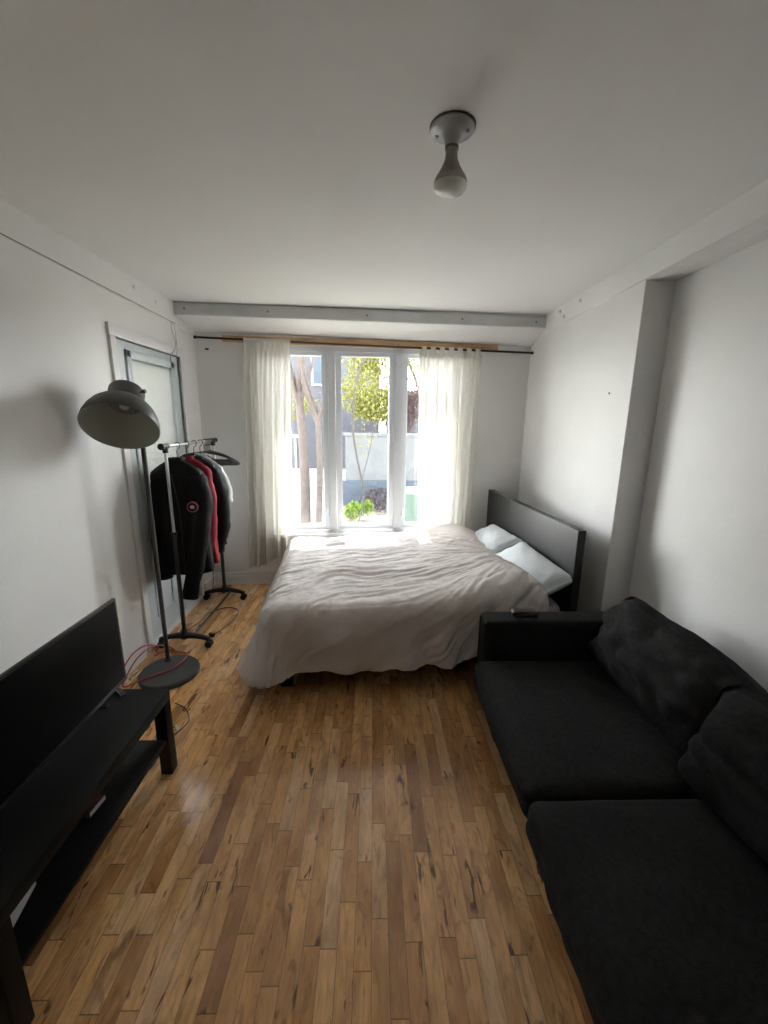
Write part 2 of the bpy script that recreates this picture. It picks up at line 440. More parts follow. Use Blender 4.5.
# ------------------------------------------------------------------ door on the left wall
d = bpy.data.objects.new('door_1', None); COL.objects.link(d); d.location = (XL, 2.89, 0); d.matrix_basis = Matrix.Translation(d.location); struct(d)
b = MB()
b.box((XL-.03, DY0-.055, 0), (XL+.016, DY0, DZ+.01), bev=.004)
b.box((XL-.03, DY1, 0), (XL+.016, DY1+.055, DZ+.01), bev=.004)
b.box((XL-.03, DY0-.060, DZ), (XL+.0175, DY1+.060, DZ+.065), bev=.004)
b.box((XL-.03, DY0-.06, -.001), (XL+.02, DY1+.06, .028), bev=.003)
b.build('door_frame', M['trim'], d)
b = MB()
GY0, GY1, GZ0, GZ1 = 2.64, 3.165, .74, 1.86
dx0, dx1 = XL-.05, XL-.010
b.box((dx0, DY0+.004, .03), (dx1, GY0, DZ-.004)); b.box((dx0, GY1, .03), (dx1, DY1-.004, DZ-.004))
b.box((dx0, GY0, .03), (dx1, GY1, GZ0)); b.box((dx0, GY0, GZ1), (dx1, GY1, DZ-.004))
# raised lower panels
for (a0, a1) in ((2.63, 2.87), (2.93, 3.17)):
    z0, z1 = .16, .62
    w = .022
    b.box((dx1-.002, a0, z0), (dx1+.010, a0+w, z1), bev=.004); b.box((dx1-.002, a1-w, z0), (dx1+.010, a1, z1), bev=.004)
    b.box((dx1-.002, a0, z0), (dx1+.010, a1, z0+w), bev=.004); b.box((dx1-.002, a0, z1-w), (dx1+.010, a1, z1), bev=.004)
    b.box((dx1-.002, a0+.05, z0+.05), (dx1+.006, a1-.05, z1-.05), bev=.004)
leaf = b.build('door_leaf', M['door'], d, smooth=False)
b = MB(); w = .035
b.box((dx1-.004, GY0-w, GZ0-w), (dx1+.014, GY0+.012, GZ1+w), bev=.005); b.box((dx1-.004, GY1-.012, GZ0-w), (dx1+.014, GY1+w, GZ1+w), bev=.005)
b.box((dx1-.004, GY0-w, GZ1-.012), (dx1+.014, GY1+w, GZ1+w), bev=.005); b.box((dx1-.004, GY0-w, GZ0-w), (dx1+.014, GY1+w, GZ0+.012), bev=.005)
gf = b.build('glazing_frame', M['door'], d)
b = MB(); b.box((dx1-.006, GY0, GZ0), (dx1-.003, GY1, GZ1)); b.build('pane', M['glass'], gf, smooth=False)
b = MB()
z = GZ0+.004
while z < GZ1-.004:
    x0_, x1_ = dx1-.020, dx1-.010
    b.hexa([(x1_, GY0+.005, z), (x1_+.001, GY0+.005, z), (x1_+.001, GY1+.003, z), (x1_, GY1+.003, z),
            (x0_, GY0+.005, z+.031), (x0_+.001, GY0+.005, z+.031), (x0_+.001, GY1+.003, z+.031), (x0_, GY1+.003, z+.031)])
    z += .0185
b.build('blind', M['blind'], gf, smooth=False)
b = MB(); ox0, ox1 = dx0-.02, dx0-.001
b.box((ox0, DY0-.01, 0), (ox1, GY0, DZ)); b.box((ox0, GY1, 0), (ox1, DY1+.01, DZ)); b.box((ox0, GY0, 0), (ox1, GY1, GZ0)); b.box((ox0, GY0, GZ1), (ox1, GY1, DZ)); b.build('outer_panel', M['trim'], d, smooth=False)
for z in (.20, .98, 1.79):
    b = MB(); b.box((XL-.012, DY0-.004, z), (XL-.004, DY0+.012, z+.10), bev=.001); b.tube([(XL, DY0+.003, z-.004), (XL, DY0+.003, z+.104)], .007, 8)
    b.build('hinge', M['steel'], d)
b = MB(); mt = Matrix.Translation((dx1, DY1-.07, .93)) @ Matrix.Rotation(PI/2, 4, 'Y'); b.lathe([(.028, 0), (.028, .006), (.011, .010), (.011, .03), (.024, .04), (.027, .052), (.02, .062), (.004, .066)], 20, mt); b.build('door_knob', M['chrome'], d)

# thin wire hanging from the soffit over the door
b = MB()
b.tube(arc_pts([(XL+.016, 3.19, 2.17), (XL+.018, 3.19, 2.10), (XL+.022, 3.215, 2.04), (XL+.020, 3.19, 1.98), (XL+.022, 3.12, 1.93), (XL+.02, 3.12, 1.84)], 8), .0022, 6)
b.tube(arc_pts([(XL+.016, 3.20, 2.17), (XL+.018, 3.23, 2.14), (XL+.02, 3.235, 2.00), (XL+.02, 3.22, 1.95)], 8), .0018, 6)
tag(b.build('loose_wire', M['plasticgrey'], loc=(XL+.018, 3.19, 2.17)), 'thin loose grey wire dangling from the ledge over the door', 'wire')

# ------------------------------------------------------------------ window
w_ = bpy.data.objects.new('window_1', None); COL.objects.link(w_); w_.location = (0, YB+.05, WZ0); w_.matrix_basis = Matrix.Translation(w_.location); struct(w_)
b = MB(); fr = .045
N0, N1 = -.11, -.005
bwbox(b, WX0, WX0+fr, N0, N1, WZ0, WZ1); bwbox(b, WX1-fr, WX1, N0, N1, WZ0, WZ1)
bwbox(b, WX0, WX1, N0, N1, WZ0, WZ0+fr-.01); bwbox(b, WX0, WX1, N0, N1, WZ1-fr+.01, WZ1)
mull = (-.365, .2165)
for m_ in mull: bwbox(b, m_-.03, m_+.03, N0, N1, WZ0, WZ1)
b.build('window_frame', M['vinyl'], w_, smooth=False)
edges = [(WX0+fr, mull[0]-.03), (mull[0]+.03, mull[1]-.03), (mull[1]+.03, WX1-fr)]
panes = [(-.873, -.44), (-.29, .143), (.29, .723)]
for k, ((a0, a1), (p0, p1)) in enumerate(zip(edges, panes)):
    b = MB(); z0, z1, q0, q1 = WZ0+.035, WZ1-.035, .545, 2.03
    m0, m1 = -.10, -.03
    bwbox(b, a0+.003, p0, m0, m1, z0, z1); bwbox(b, p1, a1-.003, m0, m1, z0, z1)
    bwbox(b, p0, p1, m0, m1, z0, q0); bwbox(b, p0, p1, m0, m1, q1, z1)
    for (e, f) in ((p0, p0+.010), (p1-.010, p1)): bwbox(b, e, f, m0+.01, m1-.02, q0, q1)
    s_ = b.build('sash', M['vinyl'], w_, smooth=False)
    b = MB(); bwbox(b, p0, p1, -.068, -.064, q0, q1); b.build('pane', M['glass'], s_, smooth=False)
    if k != 1:
        hx = a1-.02 if k == 0 else a0+.02
        b = MB(); bwbox(b, hx-.010, hx+.010, -.03, -.018, .60, .68); b.tube([BW(hx, -.02, .64), BW(hx, .005, .65), BW(hx, .01, .70)], [.008, .007, .006], 8)
        b.build('sash_lock', M['vinyl'], s_)
b = MB(); bwbox(b, WX0-.03, WX1+.03, -.02, .045, WZ0-.025, WZ0+.002); b.build('window_sill', M['trim'], w_, smooth=False)
b = MB(); bwbox(b, WX0-.02, WX1+.02, -T-.03, -.11, WZ0-.03, WZ0+.0); b.build('outer_sill', M['trim'], w_, smooth=False)

# pine board above the window, painted continuation, rod
b = MB()
def bwbar(b, u0, u1, n0, n1, za0, za1, zb0, zb1):
    b.hexa([BW(u0, n1, za0), BW(u1, n1, zb0), BW(u1, n0, zb0), BW(u0, n0, za0), BW(u0, n1, za1), BW(u1, n1, zb1), BW(u1, n0, zb1), BW(u0, n0, za1)])
bwbar(b, -1.24, 1.07, 0, .022, 2.112, 2.160, 2.092, 2.146)
pb = tag(b.build('pine_board', M['pine'], smooth=False, loc=(0, YB, 2.1)), 'long raw pine board fixed to the wall above the window', 'board')
for u in (-1.1, .2, .93): 
    s_ = MB(); s_.tube([BW(u, .022, 2.126-.01*(u+1)/2), BW(u, .026, 2.126-.01*(u+1)/2)], .006, 8); s_.build('screw', M['steel'], pb)
b = MB(); bwbar(b, 1.075, 1.33, 0, .014, 2.088, 2.142, 2.083, 2.138)
struct(b.build('trim_6', M['wall'], smooth=False))
def rodz(u): return 2.131 + (u+1.445)/(1.371+1.445)*(2.079-2.131)
rod = thing('curtain_rod', 'thin black curtain rod running across the pine board', 'curtain rod', BW(0, .07, 2.1))
b = MB(); b.tube([BW(-1.445, .07, rodz(-1.445)), BW(-.1, .07, rodz(-.1)-.004), BW(1.371, .07, rodz(1.371))], .0085, 12); b.build('pole', M['plastic'], rod)
for u in (-1.435, 1.362):
    b = MB(); b.tube([BW(u-.008, .07, rodz(u)), BW(u+.008, .07, rodz(u))], .012, 12); b.build('end_cap', M['plastic'], rod)

# ------------------------------------------------------------------ curtains
def curtain(u0t, u1t, u0b, u1b, zb0, zb1, folds, seed, tabs, label):
    t = thing('curtain', label, 'curtain', BW((u0t+u1t)/2, .07, zb0))
    NU, NZ = 170, 70
    b = MB()
    rows = []
    for j in range(NZ+1):
        v = j/NZ
        row = []
        for i in range(NU+1):
            s = i/NU
            ut = u0t+(u1t-u0t)*s; ub = u0b+(u1b-u0b)*s
            e = v**.8
            u = ut*(1-e)+ub*e
            ztop = rodz(u)-(.035 if tabs else -.012)
            zb = zb0+(zb1-zb0)*s + .015*math.sin(s*9+seed)
            z = ztop+(zb-ztop)*v
            ph = s*folds*2*PI + seed + .9*noise.noise(Vector((s*3, v*1.3, seed)))*1.6
            am = (.014+.034*min(1, v*2.0)) * (.7+.5*noise.noise(Vector((s*5, seed, v*.8))))
            n = .07 + am*math.sin(ph) + .010*math.sin(ph*2.3+v*3) + .016*v*noise.noise(Vector((s*6, v*4, seed*3)))
            if v > .93 and not tabs: n += (v-.93)*.35*math.sin(s*5+1)
            n = max(.022, n)
            if v < .03 and not tabs: n = .07+(n-.07)*.5
            row.append(BW(u+.006*math.cos(ph), n, z))
        rows.append(row)
    b.loft(rows, cap=False, closed=False)
    cl = b.build('panel', M['curtain'], t, angle=180)
    if tabs:
        for k in range(tabs):
            s = (k+.5)/tabs
            u = u0t+(u1t-u0t)*s
            b = MB(); w = .021
            zt = rodz(u)-.03
            rng = []
            for a in range(0, 13):
                th = PI*a/12
                rng.append((math.cos(th)*.012, rodz(u)+math.sin(th)*.0125))
            prof = [(.013, zt-.035)] + rng + [(-.013, zt-.035)]
            b.loft([[BW(u-w, .07+dn, z) for dn, z in prof], [BW(u+w, .07+dn, z) for dn, z in prof]], cap=False, closed=False)
            b.build('tab', M['curtain'], t, solid=.0015)
    else:
        b = MB(); prof = [(math.cos(a)*.0125, math.sin(a)*.0125) for a in [2*PI*k/16 for k in range(16)]]
        rr = []
        for i in range(40):
            u = u0t+(u1t-u0t)*i/39
            rr.append([BW(u, .07+p[0]*(1+.15*math.sin(i*1.7)), rodz(u)+p[1]*(1+.15*math.sin(i*1.7))) for p in prof])
        b.loft(rr, cap=False); b.build('rod_pocket', M['curtain'], t)
    return t
curtain(-1.06, -.69, -1.13, -.745, .17, .30, 4.6, 1.3, 0, 'cream linen curtain on the left of the window, hanging low to the baseboard')
curtain(.375, .915, .41, .90, .525, .52, 5.6, 4.1, 7, 'cream tab-top curtain on the right of the window, ending at the bed')

# ------------------------------------------------------------------ bed
BA = math.atan(.12/1.4); BO = Vector((-.575, 2.045, 0))
bL, bW = 1.77, 1.40
BM = Matrix.Translation(BO) @ Matrix.Rotation(BA, 4, 'Z')
bed = thing('bed', 'double bed with dark low frame and tall black-stained headboard under the window', 'bed', BO, BA)
b = MB()
b.box((.04, .03, .10), (1.75, .055, .27), bev=.004, mat=BM); b.box((.04, bW-.055, .10), (1.75, bW-.03, .27), bev=.004, mat=BM)
b.box((.04, .03, .10), (.065, bW-.03, .27), bev=.004, mat=BM); b.box((.06, .05, .18), (1.75, bW-.05, .20), mat=BM)
b.build('frame', M['headboard'], bed)
for (x, y) in ((.05, .04), (.05, bW-.11), (1.60, .04), (1.60, bW-.11)):
    b = MB(); b.box((x, y, 0), (x+.07, y+.07, .12), bev=.003, mat=BM); b.build('leg', M['headboard'], bed)
b = MB(); b.box((1.762, .05, .02), (1.812, 1.50, .890), bev=.003, mat=BM); b.build('headboard', M['headboard'], bed)

def soft_box(b, c, h, r, puff=(0, 0, 0), n=26, wr=.0, ws=6., seed=0, mat=None, warp=None):
    """cube-sphere style rounded box with bulging faces and wrinkles"""
    hx, hy, hz = h
    tmp = bmesh.new()
    def grid(f):
        V = [[tmp.verts.new(f(-1+2*i/n, -1+2*j/n)) for j in range(n+1)] for i in range(n+1)]
        for i in range(n):
            for j in range(n): tmp.faces.new((V[i][j], V[i+1][j], V[i+1][j+1], V[i][j+1]))
    for s in (-1, 1):
        grid(lambda a, c_: Vector((s, a, c_))); grid(lambda a, c_: Vector((a, s, c_))); grid(lambda a, c_: Vector((a, c_, s)))
    bmesh.ops.remove_doubles(tmp, verts=tmp.verts, dist=1e-5)
    for v in tmp.verts:
        q = v.co.copy(); p = Vector((q.x*hx, q.y*hy, q.z*hz))
        inn = Vector((max(-hx+r, min(hx-r, p.x)), max(-hy+r, min(hy-r, p.y)), max(-hz+r, min(hz-r, p.z))))
        dd = p-inn
        if dd.length > 1e-6: dd = dd.normalized()*r
        p2 = inn+dd
        fx, fy, fz = (1-q.x*q.x), (1-q.y*q.y), (1-q.z*q.z)
        p2.x += q.x*puff[0]*fy*fz; p2.y += q.y*puff[1]*fx*fz; p2.z += q.z*puff[2]*fx*fy
        if wr:
            nn = dd.normalized() if dd.length > 1e-6 else Vector((0, 0, 1))
            s_ = Vector((seed*3.1, seed*1.7, seed))
            w = fbm(p2+s_, ws, 3)*.5 + (1-2*abs(noise.noise((p2+s_)*ws*1.7)))*.5
            p2 += (nn if dd.length > 1e-6 else Vector((0, 0, 0)))*w*wr
        if warp: p2 = warp(p2, q)
        v.co = p2+Vector(c)
    if mat: bmesh.ops.transform(tmp, matrix=mat, verts=tmp.verts)
    me = bpy.data.meshes.new('t'); tmp.to_mesh(me); tmp.free(); b.bm.from_mesh(me); bpy.data.meshes.remove(me)
    return b
b = MB(); soft_box(b, (.89, bW/2, .315), (.85, bW/2-.07, .11), .05, n=12, mat=BM); b.build('mattress', M['mattress'], bed)

# duvet draped over the mattress
def ridged(p): return 1-2*abs(noise.noise(p))
def corner_(n): return abs(2*n.x*n.y)
def make_duvet():
    NU, NV = 300, 250
    U0, U1, V0, V1 = -.42, 1.64, -.345, bW+.05
    r = .09; x0, x1, y0, y1 = .06, 3.0, .055, bW-.06
    rows = []
    for i in range(NU+1):
        row = []
        for j in range(NV+1):
            su, sv = i/NU, j/NV
            v = V0+(V1-V0)*sv
            # head edge of the duvet: irregular, pulled back at the far side
            ue = 1.53 + .12*min(1, sv*1.6) - .05*max(0, sv-.8)/.2 + .03*noise.noise(Vector((sv*5, 3, 0)))
            uf = U0 + .03*noise.noise(Vector((sv*4, 9, 1)))
            u = uf+(ue-uf)*su
            vv = v + .035*noise.noise(Vector((u*3, 4.4, 0)))*max(0, min(1, -v/.2))
            nx = max(x0, min(x1, u)); ny = max(y0, min(y1, vv))
            dx, dy = u-nx, vv-ny
            d = math.hypot(dx, dy)
            top = .492
            # lump towards the head end
            lump = math.exp(-((u-1.42)/.27)**2) if u < 1.42 else math.exp(-((u-1.42)/.16)**2)
            top += (.125 if v < .5 else .125-.035*min(1, (v-.5)/.5))*lump*(.75+.25*math.sin(v*5+1)) + .03*math.exp(-((u-1.0)/.35)**2) 
            top += .012*fbm((u, v, 0), 2.2, 2)
            # rounding over the edge
            if d < 1e-6: px, py, z, out, sl = nx, ny, top, Vector((0, 0, 1)), 0
            else:
                n2 = Vector((dx/d, dy/d))
                d = min(d, .435)
                a = min(d/r, R(84))
                o_ = r*math.sin(a); dn = r*(1-math.cos(a))
                rest = max(0, d-r*R(84))
                fl = .10+.24*max(0, -n2.x)*(1-.5*corner_(n2)); o_ += rest*fl; dn += rest*math.sqrt(1-fl*fl)
                ang = math.atan2(dy, dx)
                corner = abs(math.sin(2*ang))
                # hanging folds
                s_ = nx*1.0+ny*1.0
                am = min(1, rest/.15)
                o_ += am*(.024*math.sin(s_*15+5*noise.noise(Vector((s_*2, 0, 0)))-rest*7) + .009*math.sin(s_*33+1-rest*9)) + corner*am*.01
                px, py, z = nx+n2.x*o_, ny+n2.y*o_, top-dn
                out = Vector((n2.x*math.sin(a), n2.y*math.sin(a), math.cos(a)))
            # wrinkles: long along u at the back, bending to a diagonal near the front
            t = max(0, min(1, 1-v/1.0))
            ca, sa = math.cos(-.05-.62*t), math.sin(-.05-.62*t)
            # fan out from the gathered head corner
            fu, fv = u-1.75, v-.55
            rr_ = math.hypot(fu, fv); th = math.atan2(fv, -fu) if rr_ > 1e-6 else 0
            a1 = (u*ca-v*sa); a2 = (u*sa+v*ca)
            warp = .25*fbm((u, v, 5), 1.7, 2)
            w1 = ridged(Vector((a1*1.6, (a2+warp)*9, 1.0)))
            w2 = ridged(Vector((a1*3.5+7, (a2+warp*.7)*19, 4.0)))
            w3 = ridged(Vector((rr_*1.5, (th+warp*.3)*11, 8.0)))
            near = math.exp(-((rr_-.45)/.45)**2)
            w4 = fbm((u, v, 2), 14, 3)
            disp = .018*w1*(.6+.6*fbm((u, v, 11), 1.5, 1)) + .0075*w2*(1.6 if d > .05 else 1) + .016*w3*near + .003*w4
            p = Vector((px, py, z)) + out*disp
            if p.z < .012: p.z = .012
            row.append(BM @ p)
        rows.append(row)
    b = MB(); b.loft(rows, cap=False, closed=False)
    o = b.build('duvet', M['duvet'], angle=180, loc=BO, rotz=BA, solid=.012)
    # a puffy hem roll along the head edge
    return o
tag(make_duvet(), 'rumpled oatmeal-pink duvet spread over the bed and hanging down its front', 'duvet')

# pillows
def pillow(c, rot, h, label, seed):
    b = MB()
    def warp(p, q):
        k = (1-q.x**4)*(1-q.y**4)
        e = max(abs(q.x), abs(q.y))
        p = p.copy(); p.z *= (.16+.84*max(0, (1-q.x**2)*(1-q.y**2))**.42)
        # pinch: sides pulled in between pointed corners
        p.x *= 1-.10*(1-q.y*q.y)*abs(q.x); p.y *= 1-.08*(1-q.x*q.x)*abs(q.y)
        p.z += .007*ridged(Vector((p.x*10, p.y*16, seed)))*(abs(q.z))
        return p
    mt = Matrix.Translation(c) @ Euler(rot).to_matrix().to_4x4()
    soft_box(b, (0, 0, 0), h, min(h)*.5, (0, 0, .02), n=30, wr=.003, ws=11, seed=seed, warp=warp)
    bmesh.ops.transform(b.bm, matrix=mt, verts=b.bm.verts)
    return tag(b.build('pillow', M['pillow'], angle=180, loc=tuple(c)), label, 'pillow')
pillow(BM @ Vector((1.635, .36, .545)), (R(5), R(-26), BA+.03), (.155, .32, .065), 'white pillow at the near end of the headboard, its corner resting past the duvet', 1)
pillow(BM @ Vector((1.64, 1.02, .545)), (R(-3), R(-28), BA), (.15, .30, .065), 'white pillow at the window end of the headboard, mostly tucked under the duvet', 5)

# ------------------------------------------------------------------ sofa
SX0, SX1, SY0, SY1 = .565, 1.49, .165, 1.985
ST = .13    # arm thickness
sofa = thing('sofa', 'black fabric two-seat sofa along the right wall with loose cushions', 'sofa', ((SX0+SX1)/2, (SY0+SY1)/2, 0))
b = MB(); soft_box(b, ((SX0+.03+SX1)/2, (SY0+SY1)/2, .145), ((SX1-SX0-.03)/2, (SY1-SY0)/2-.01, .08), .02, n=24, wr=.006, ws=5, seed=2)
b.build('base', M['sofa'], sofa, angle=180)
for nm, ya in (('arm', SY1-ST), ('arm', SY0)):
    b = MB(); soft_box(b, ((SX0+SX1)/2, ya+ST/2, .295), ((SX1-SX0)/2, ST/2, .230), .022, (0, .004, .002), n=30, wr=.003, ws=5, seed=3)
    arm = b.build(nm, M['sofa'], sofa, angle=180)
    b = MB(); x = SX0-.003
    for y_ in (ya+.02, ya+ST-.02):
        b.tube([(x, y_, .09), (x, y_, .505)], .003, 6)
    b.tube([(x+.01, ya+.018, .522), (SX1-.05, ya+.018, .522)], .003, 6); b.build('piping', M['sofa'], arm)
b = MB(); soft_box(b, (SX1-.09, (SY0+SY1)/2, .27), (.09, (SY1-SY0)/2-.005, .21), .03, n=24, wr=.003, seed=5); b.build('back', M['sofa'], sofa, angle=180)
cy0, cy1 = SY0+ST, SY1-ST; cw = (cy1-cy0)/2
for k in range(2):
    yc = cy1-cw/2-k*cw
    b = MB()
    def wp(p, q, k=k):
        p = p.copy()
        if q.x < -.5: p.x += .010*ridged(Vector((p.y*9, p.z*14, 3+k)))*(1-abs(q.z))
        if q.z > .5:
            # body dent and creases
            p.z -= .020*math.exp(-((p.x-.05)**2+(p.y-.05)**2)/.045)
            p.z += .009*ridged(Vector((p.x*3.0+p.y*5, p.y*3-p.x*4, 4+k*3)))*(1-q.x**8)*(1-q.y**8)
        return p
    soft_box(b, ((SX0-.06+1.30)/2-.015*k, yc+.006*k, .258), ((1.30-SX0+.06)/2, cw/2-.006, .070), .042, (.012, .003, .020), n=44, wr=.004, ws=5, seed=11+k, warp=wp)
    cu = b.build('seat_cushion', M['sofa'], sofa, angle=180)
    b = MB()
    pts = [(SX0-.062-.015*k, yc-cw/2+.05+i*(cw-.1)/40, .292) for i in range(41)]
    b.tube(pts, .0028, 6)
    b.build('piping', M['sofa'], cu)
for k, (yc, hw, dx, lean, hh) in enumerate(((1.49, .36, -.01, 24, .185), (.72, .45, -.045, 23, .195))):
    b = MB()
    def wp(p, q, k=k):
        p = p.copy()
        # cushion local: x thickness, y width, z height ; slumped, pinched corners
        p.x *= (.42+.58*max(0, (1-q.y**8)*(1-q.z**4))**.5)
        p.z *= 1-.07*(1-(1-abs(q.y))**.6)*(q.z > 0)
        p.z -= .018*(1-q.y*q.y)*(q.z > 0)*q.z*(.5+.5*math.sin(p.y*9+k*2))
        w = ridged(Vector((p.y*4+p.z*7+k*5, p.z*9-p.y*3, 2+k)))*.020 + ridged(Vector((p.y*9-p.z*5, p.z*13, 6+k)))*.014
        p.x += w*(1 if q.x < 0 else .3)*(1 if abs(q.x) > .5 else 0)
        return p
    mt = Matrix.Translation((1.215+dx, yc, .500+.01*k)) @ Euler((R(3-5*k), R(lean), R(2+2*k))).to_matrix().to_4x4()
    soft_box(b, (0, 0, 0), (.110, hw, hh), .055, (.05, .01, .02), n=44, wr=.004, ws=6, seed=21+k, warp=wp, mat=mt)
    b.build('back_cushion', M['sofa'], sofa, angle=180)
for (x, y) in ((SX0+.06, SY1-.22), (SX0+.06, SY0+.1), (SX1-.1, SY1-.1), (SX1-.1, SY0+.1)):
    b = MB(); b.lathe([(.018, 0), (.026, .085)], 14, Matrix.Translation((x, y, 0))); b.build('leg', M['brown'], sofa)
# small dark case on the far arm
b = MB(); soft_box(b, (.775, 1.925, .5420), (.065, .028, .014), .012, (0, 0, .003), n=10)
tag(b.build('glasses_case', M['brown'], loc=(.775, 1.925, .528)), 'small dark brown case lying on the far sofa arm', 'case')

# ------------------------------------------------------------------ tv bench
BX0, BX1, BY0, BY1, BZ = -1.30, -.86, .715, 1.548, .384
bench = thing('tv_bench', 'low black-brown media bench with square legs and lower shelf', 'tv bench', ((BX0+BX1)/2, (BY0+BY1)/2, 0))
b = MB(); b.box((BX0, BY0, BZ-.045), (BX1, BY1, BZ), bev=.003); b.build('top', M['blackwood'], bench)
for (x, y) in ((BX1-.05, BY1-.05), (BX1-.05, BY0), (BX0, BY1-.05), (BX0, BY0)):
    b = MB(); b.box((x+.001, y+.001, 0), (x+.049, y+.049, BZ-.045), bev=.002); b.build('leg', M['blackwood'], bench)
b = MB(); b.box((BX0+.01, BY0+.05, .155), (BX1-.012, BY1-.05, .175), bev=.002); b.build('shelf', M['blackwood'], bench)
# television
tv = thing('television', 'flat black television standing on the media bench', 'television', (-1.075, 1.25, BZ))
b = MB(); b.box((-1.081, .80, BZ+.012), (-1.067, 1.605, .770), bev=.003); b.box((-1.12, .95, BZ+.06), (-1.078, 1.45, .64), bev=.01); b.build('housing', M['plastic'], tv)
b = MB(); b.box((-1.0675, .808, BZ+.028), (-1.0655, 1.592, .760), bev=.0005); b.build('screen', M['screen'], tv)
b = MB(); b.box((-1.068, .80, BZ+.013), (-1.0635, 1.60, BZ+.020), bev=.001); b.build('lower_bezel', M['plastic'], tv)
for y in (.92, 1.44):
    b = MB(); b.box((-1.15, y-.012, BZ), (-1.045, y+.012, BZ+.006), bev=.002); b.box((-1.09, y-.008, BZ+.004), (-1.072, y+.008, BZ+.03)); b.build('foot', M['plastic'], tv)
# remote
rm = thing('remote_control', 'slim silver-edged remote lying on the end of the media bench', 'remote', (-1.045, 1.522, BZ), R(50))
RMm = rm.matrix_basis
b = MB(); b.box((-.010, -.036, .001), (.010, .036, .007), bev=.003, mat=RMm); b.build('body', M['plastic'], rm)
b = MB(); b.box((-.0105, -.037, .003), (-.0065, .037, .0085), bev=.001, mat=RMm); b.build('silver_edge', M['plasticgrey'], rm)
# books / box on the shelf
mt = Matrix.Translation((-.985, .885, .1755)) @ Matrix.Rotation(R(12), 4, 'Z')
b = MB(); b.box((-.09, -.05, 0), (.025, .06, .030), bev=.002, mat=mt)
bx = tag(b.build('small_box', M['paper'], loc=(-.985, .885, .1755)), 'flat white box with dark red lid on the bench shelf, nearer the front', 'box')
b = MB(); b.box((-.091, -.051, .030), (.005, .061, .036), bev=.002, mat=mt); b.build('lid', M['magenta'], bx)
mt = Matrix.Translation((-1.0, 1.19, .1755)) @ Matrix.Rotation(R(-6), 4, 'Z')
b = MB(); b.box((-.08, -.035, 0), (.05, .035, .022), bev=.001, mat=mt)
bk = tag(b.build('book', M['magenta'], loc=(-1.0, 1.19, .1755)), 'dark red book lying on the middle of the bench shelf', 'book')
b = MB(); b.box((-.078, -.033, .003), (.0505, .036, .019), mat=mt); b.build('pages', M['paper'], bk, smooth=False)

# ------------------------------------------------------------------ floor lamp
lamp = thing('floor_lamp', 'dark grey metal floor lamp with large dome shade and round base', 'floor lamp', (-1.215, 2.215, 0))
b = MB(); b.lathe([(.001, 0), (.160, 0), (.166, .004), (.166, .024), (.160, .031), (.001, .031)], 56, Matrix.Translation((-1.215, 2.215, 0)), cap=False); b.build('base', M['lampgrey'], lamp)
PX, PY = -1.272, 2.315
b = MB(); b.tube([(PX, PY, .028), (PX, PY, 1.66)], .0125, 14); b.tube([(PX, PY, .030), (PX, PY, .045)], .02, 14); b.build('pole', M['lampgrey'], lamp)
OC = Vector((-1.248, 2.09, 1.450)); ax = Vector((-.14, .64, .75)).normalized()   # opening centre, axis towards the cap
q = Vector((0, 0, 1)).rotation_difference(ax).to_matrix().to_4x4(); SM = Matrix.Translation(OC) @ q
b = MB()
prof = [(.172, 0), (.173, .004), (.170, .03), (.161, .065), (.145, .10), (.122, .130), (.098, .150), (.086, .158), (.082, .166), (.082, .235), (.076, .246), (.058, .252), (.001, .253)]
b.lathe(prof, 56, SM, cap=False)
sh = b.build('shade', M['lampgrey'], lamp, angle=35)
b = MB()
prof = [(.172, .0), (.169, .004), (.166, .03), (.157, .064), (.141, .098), (.118, .126), (.094, .146), (.078, .155), (.076, .20), (.001, .201)]
b.lathe(prof, 56, SM, cap=False)
b.build('shade_lining', M['lampin'], sh, angle=35)
b = MB(); b.lathe([(.018, .2), (.018, .185), (.014, .18), (.016, .170), (.024, .155), (.026, .145), (.022, .132), (.012, .125), (.001, .123)], 20, SM, cap=False); b.build('bulb', M['bulbface'], sh)
b = MB()
kp = SM @ Vector((0, 0, .19)); side = Vector((PX, PY, kp.z)) - kp
pt = Vector((PX, PY, 1.60))
b.tube([pt, kp.lerp(pt, .55), kp], .009, 10); b.tube([pt+Vector((0, 0, -.03)), pt+Vector((0, 0, .03))], .02, 14); b.build('joint', M['lampgrey'], lamp)
b = MB(); k0 = SM @ Vector((.082, -.02, .2)); 
kd = (SM.to_3x3() @ Vector((1, -.2, 0))).normalized()
b.tube([k0, k0+kd*.018], .004, 8); b.tube([k0+kd*.016, k0+kd*.03], .010, 8); b.build('knob', M['plastic'], sh)

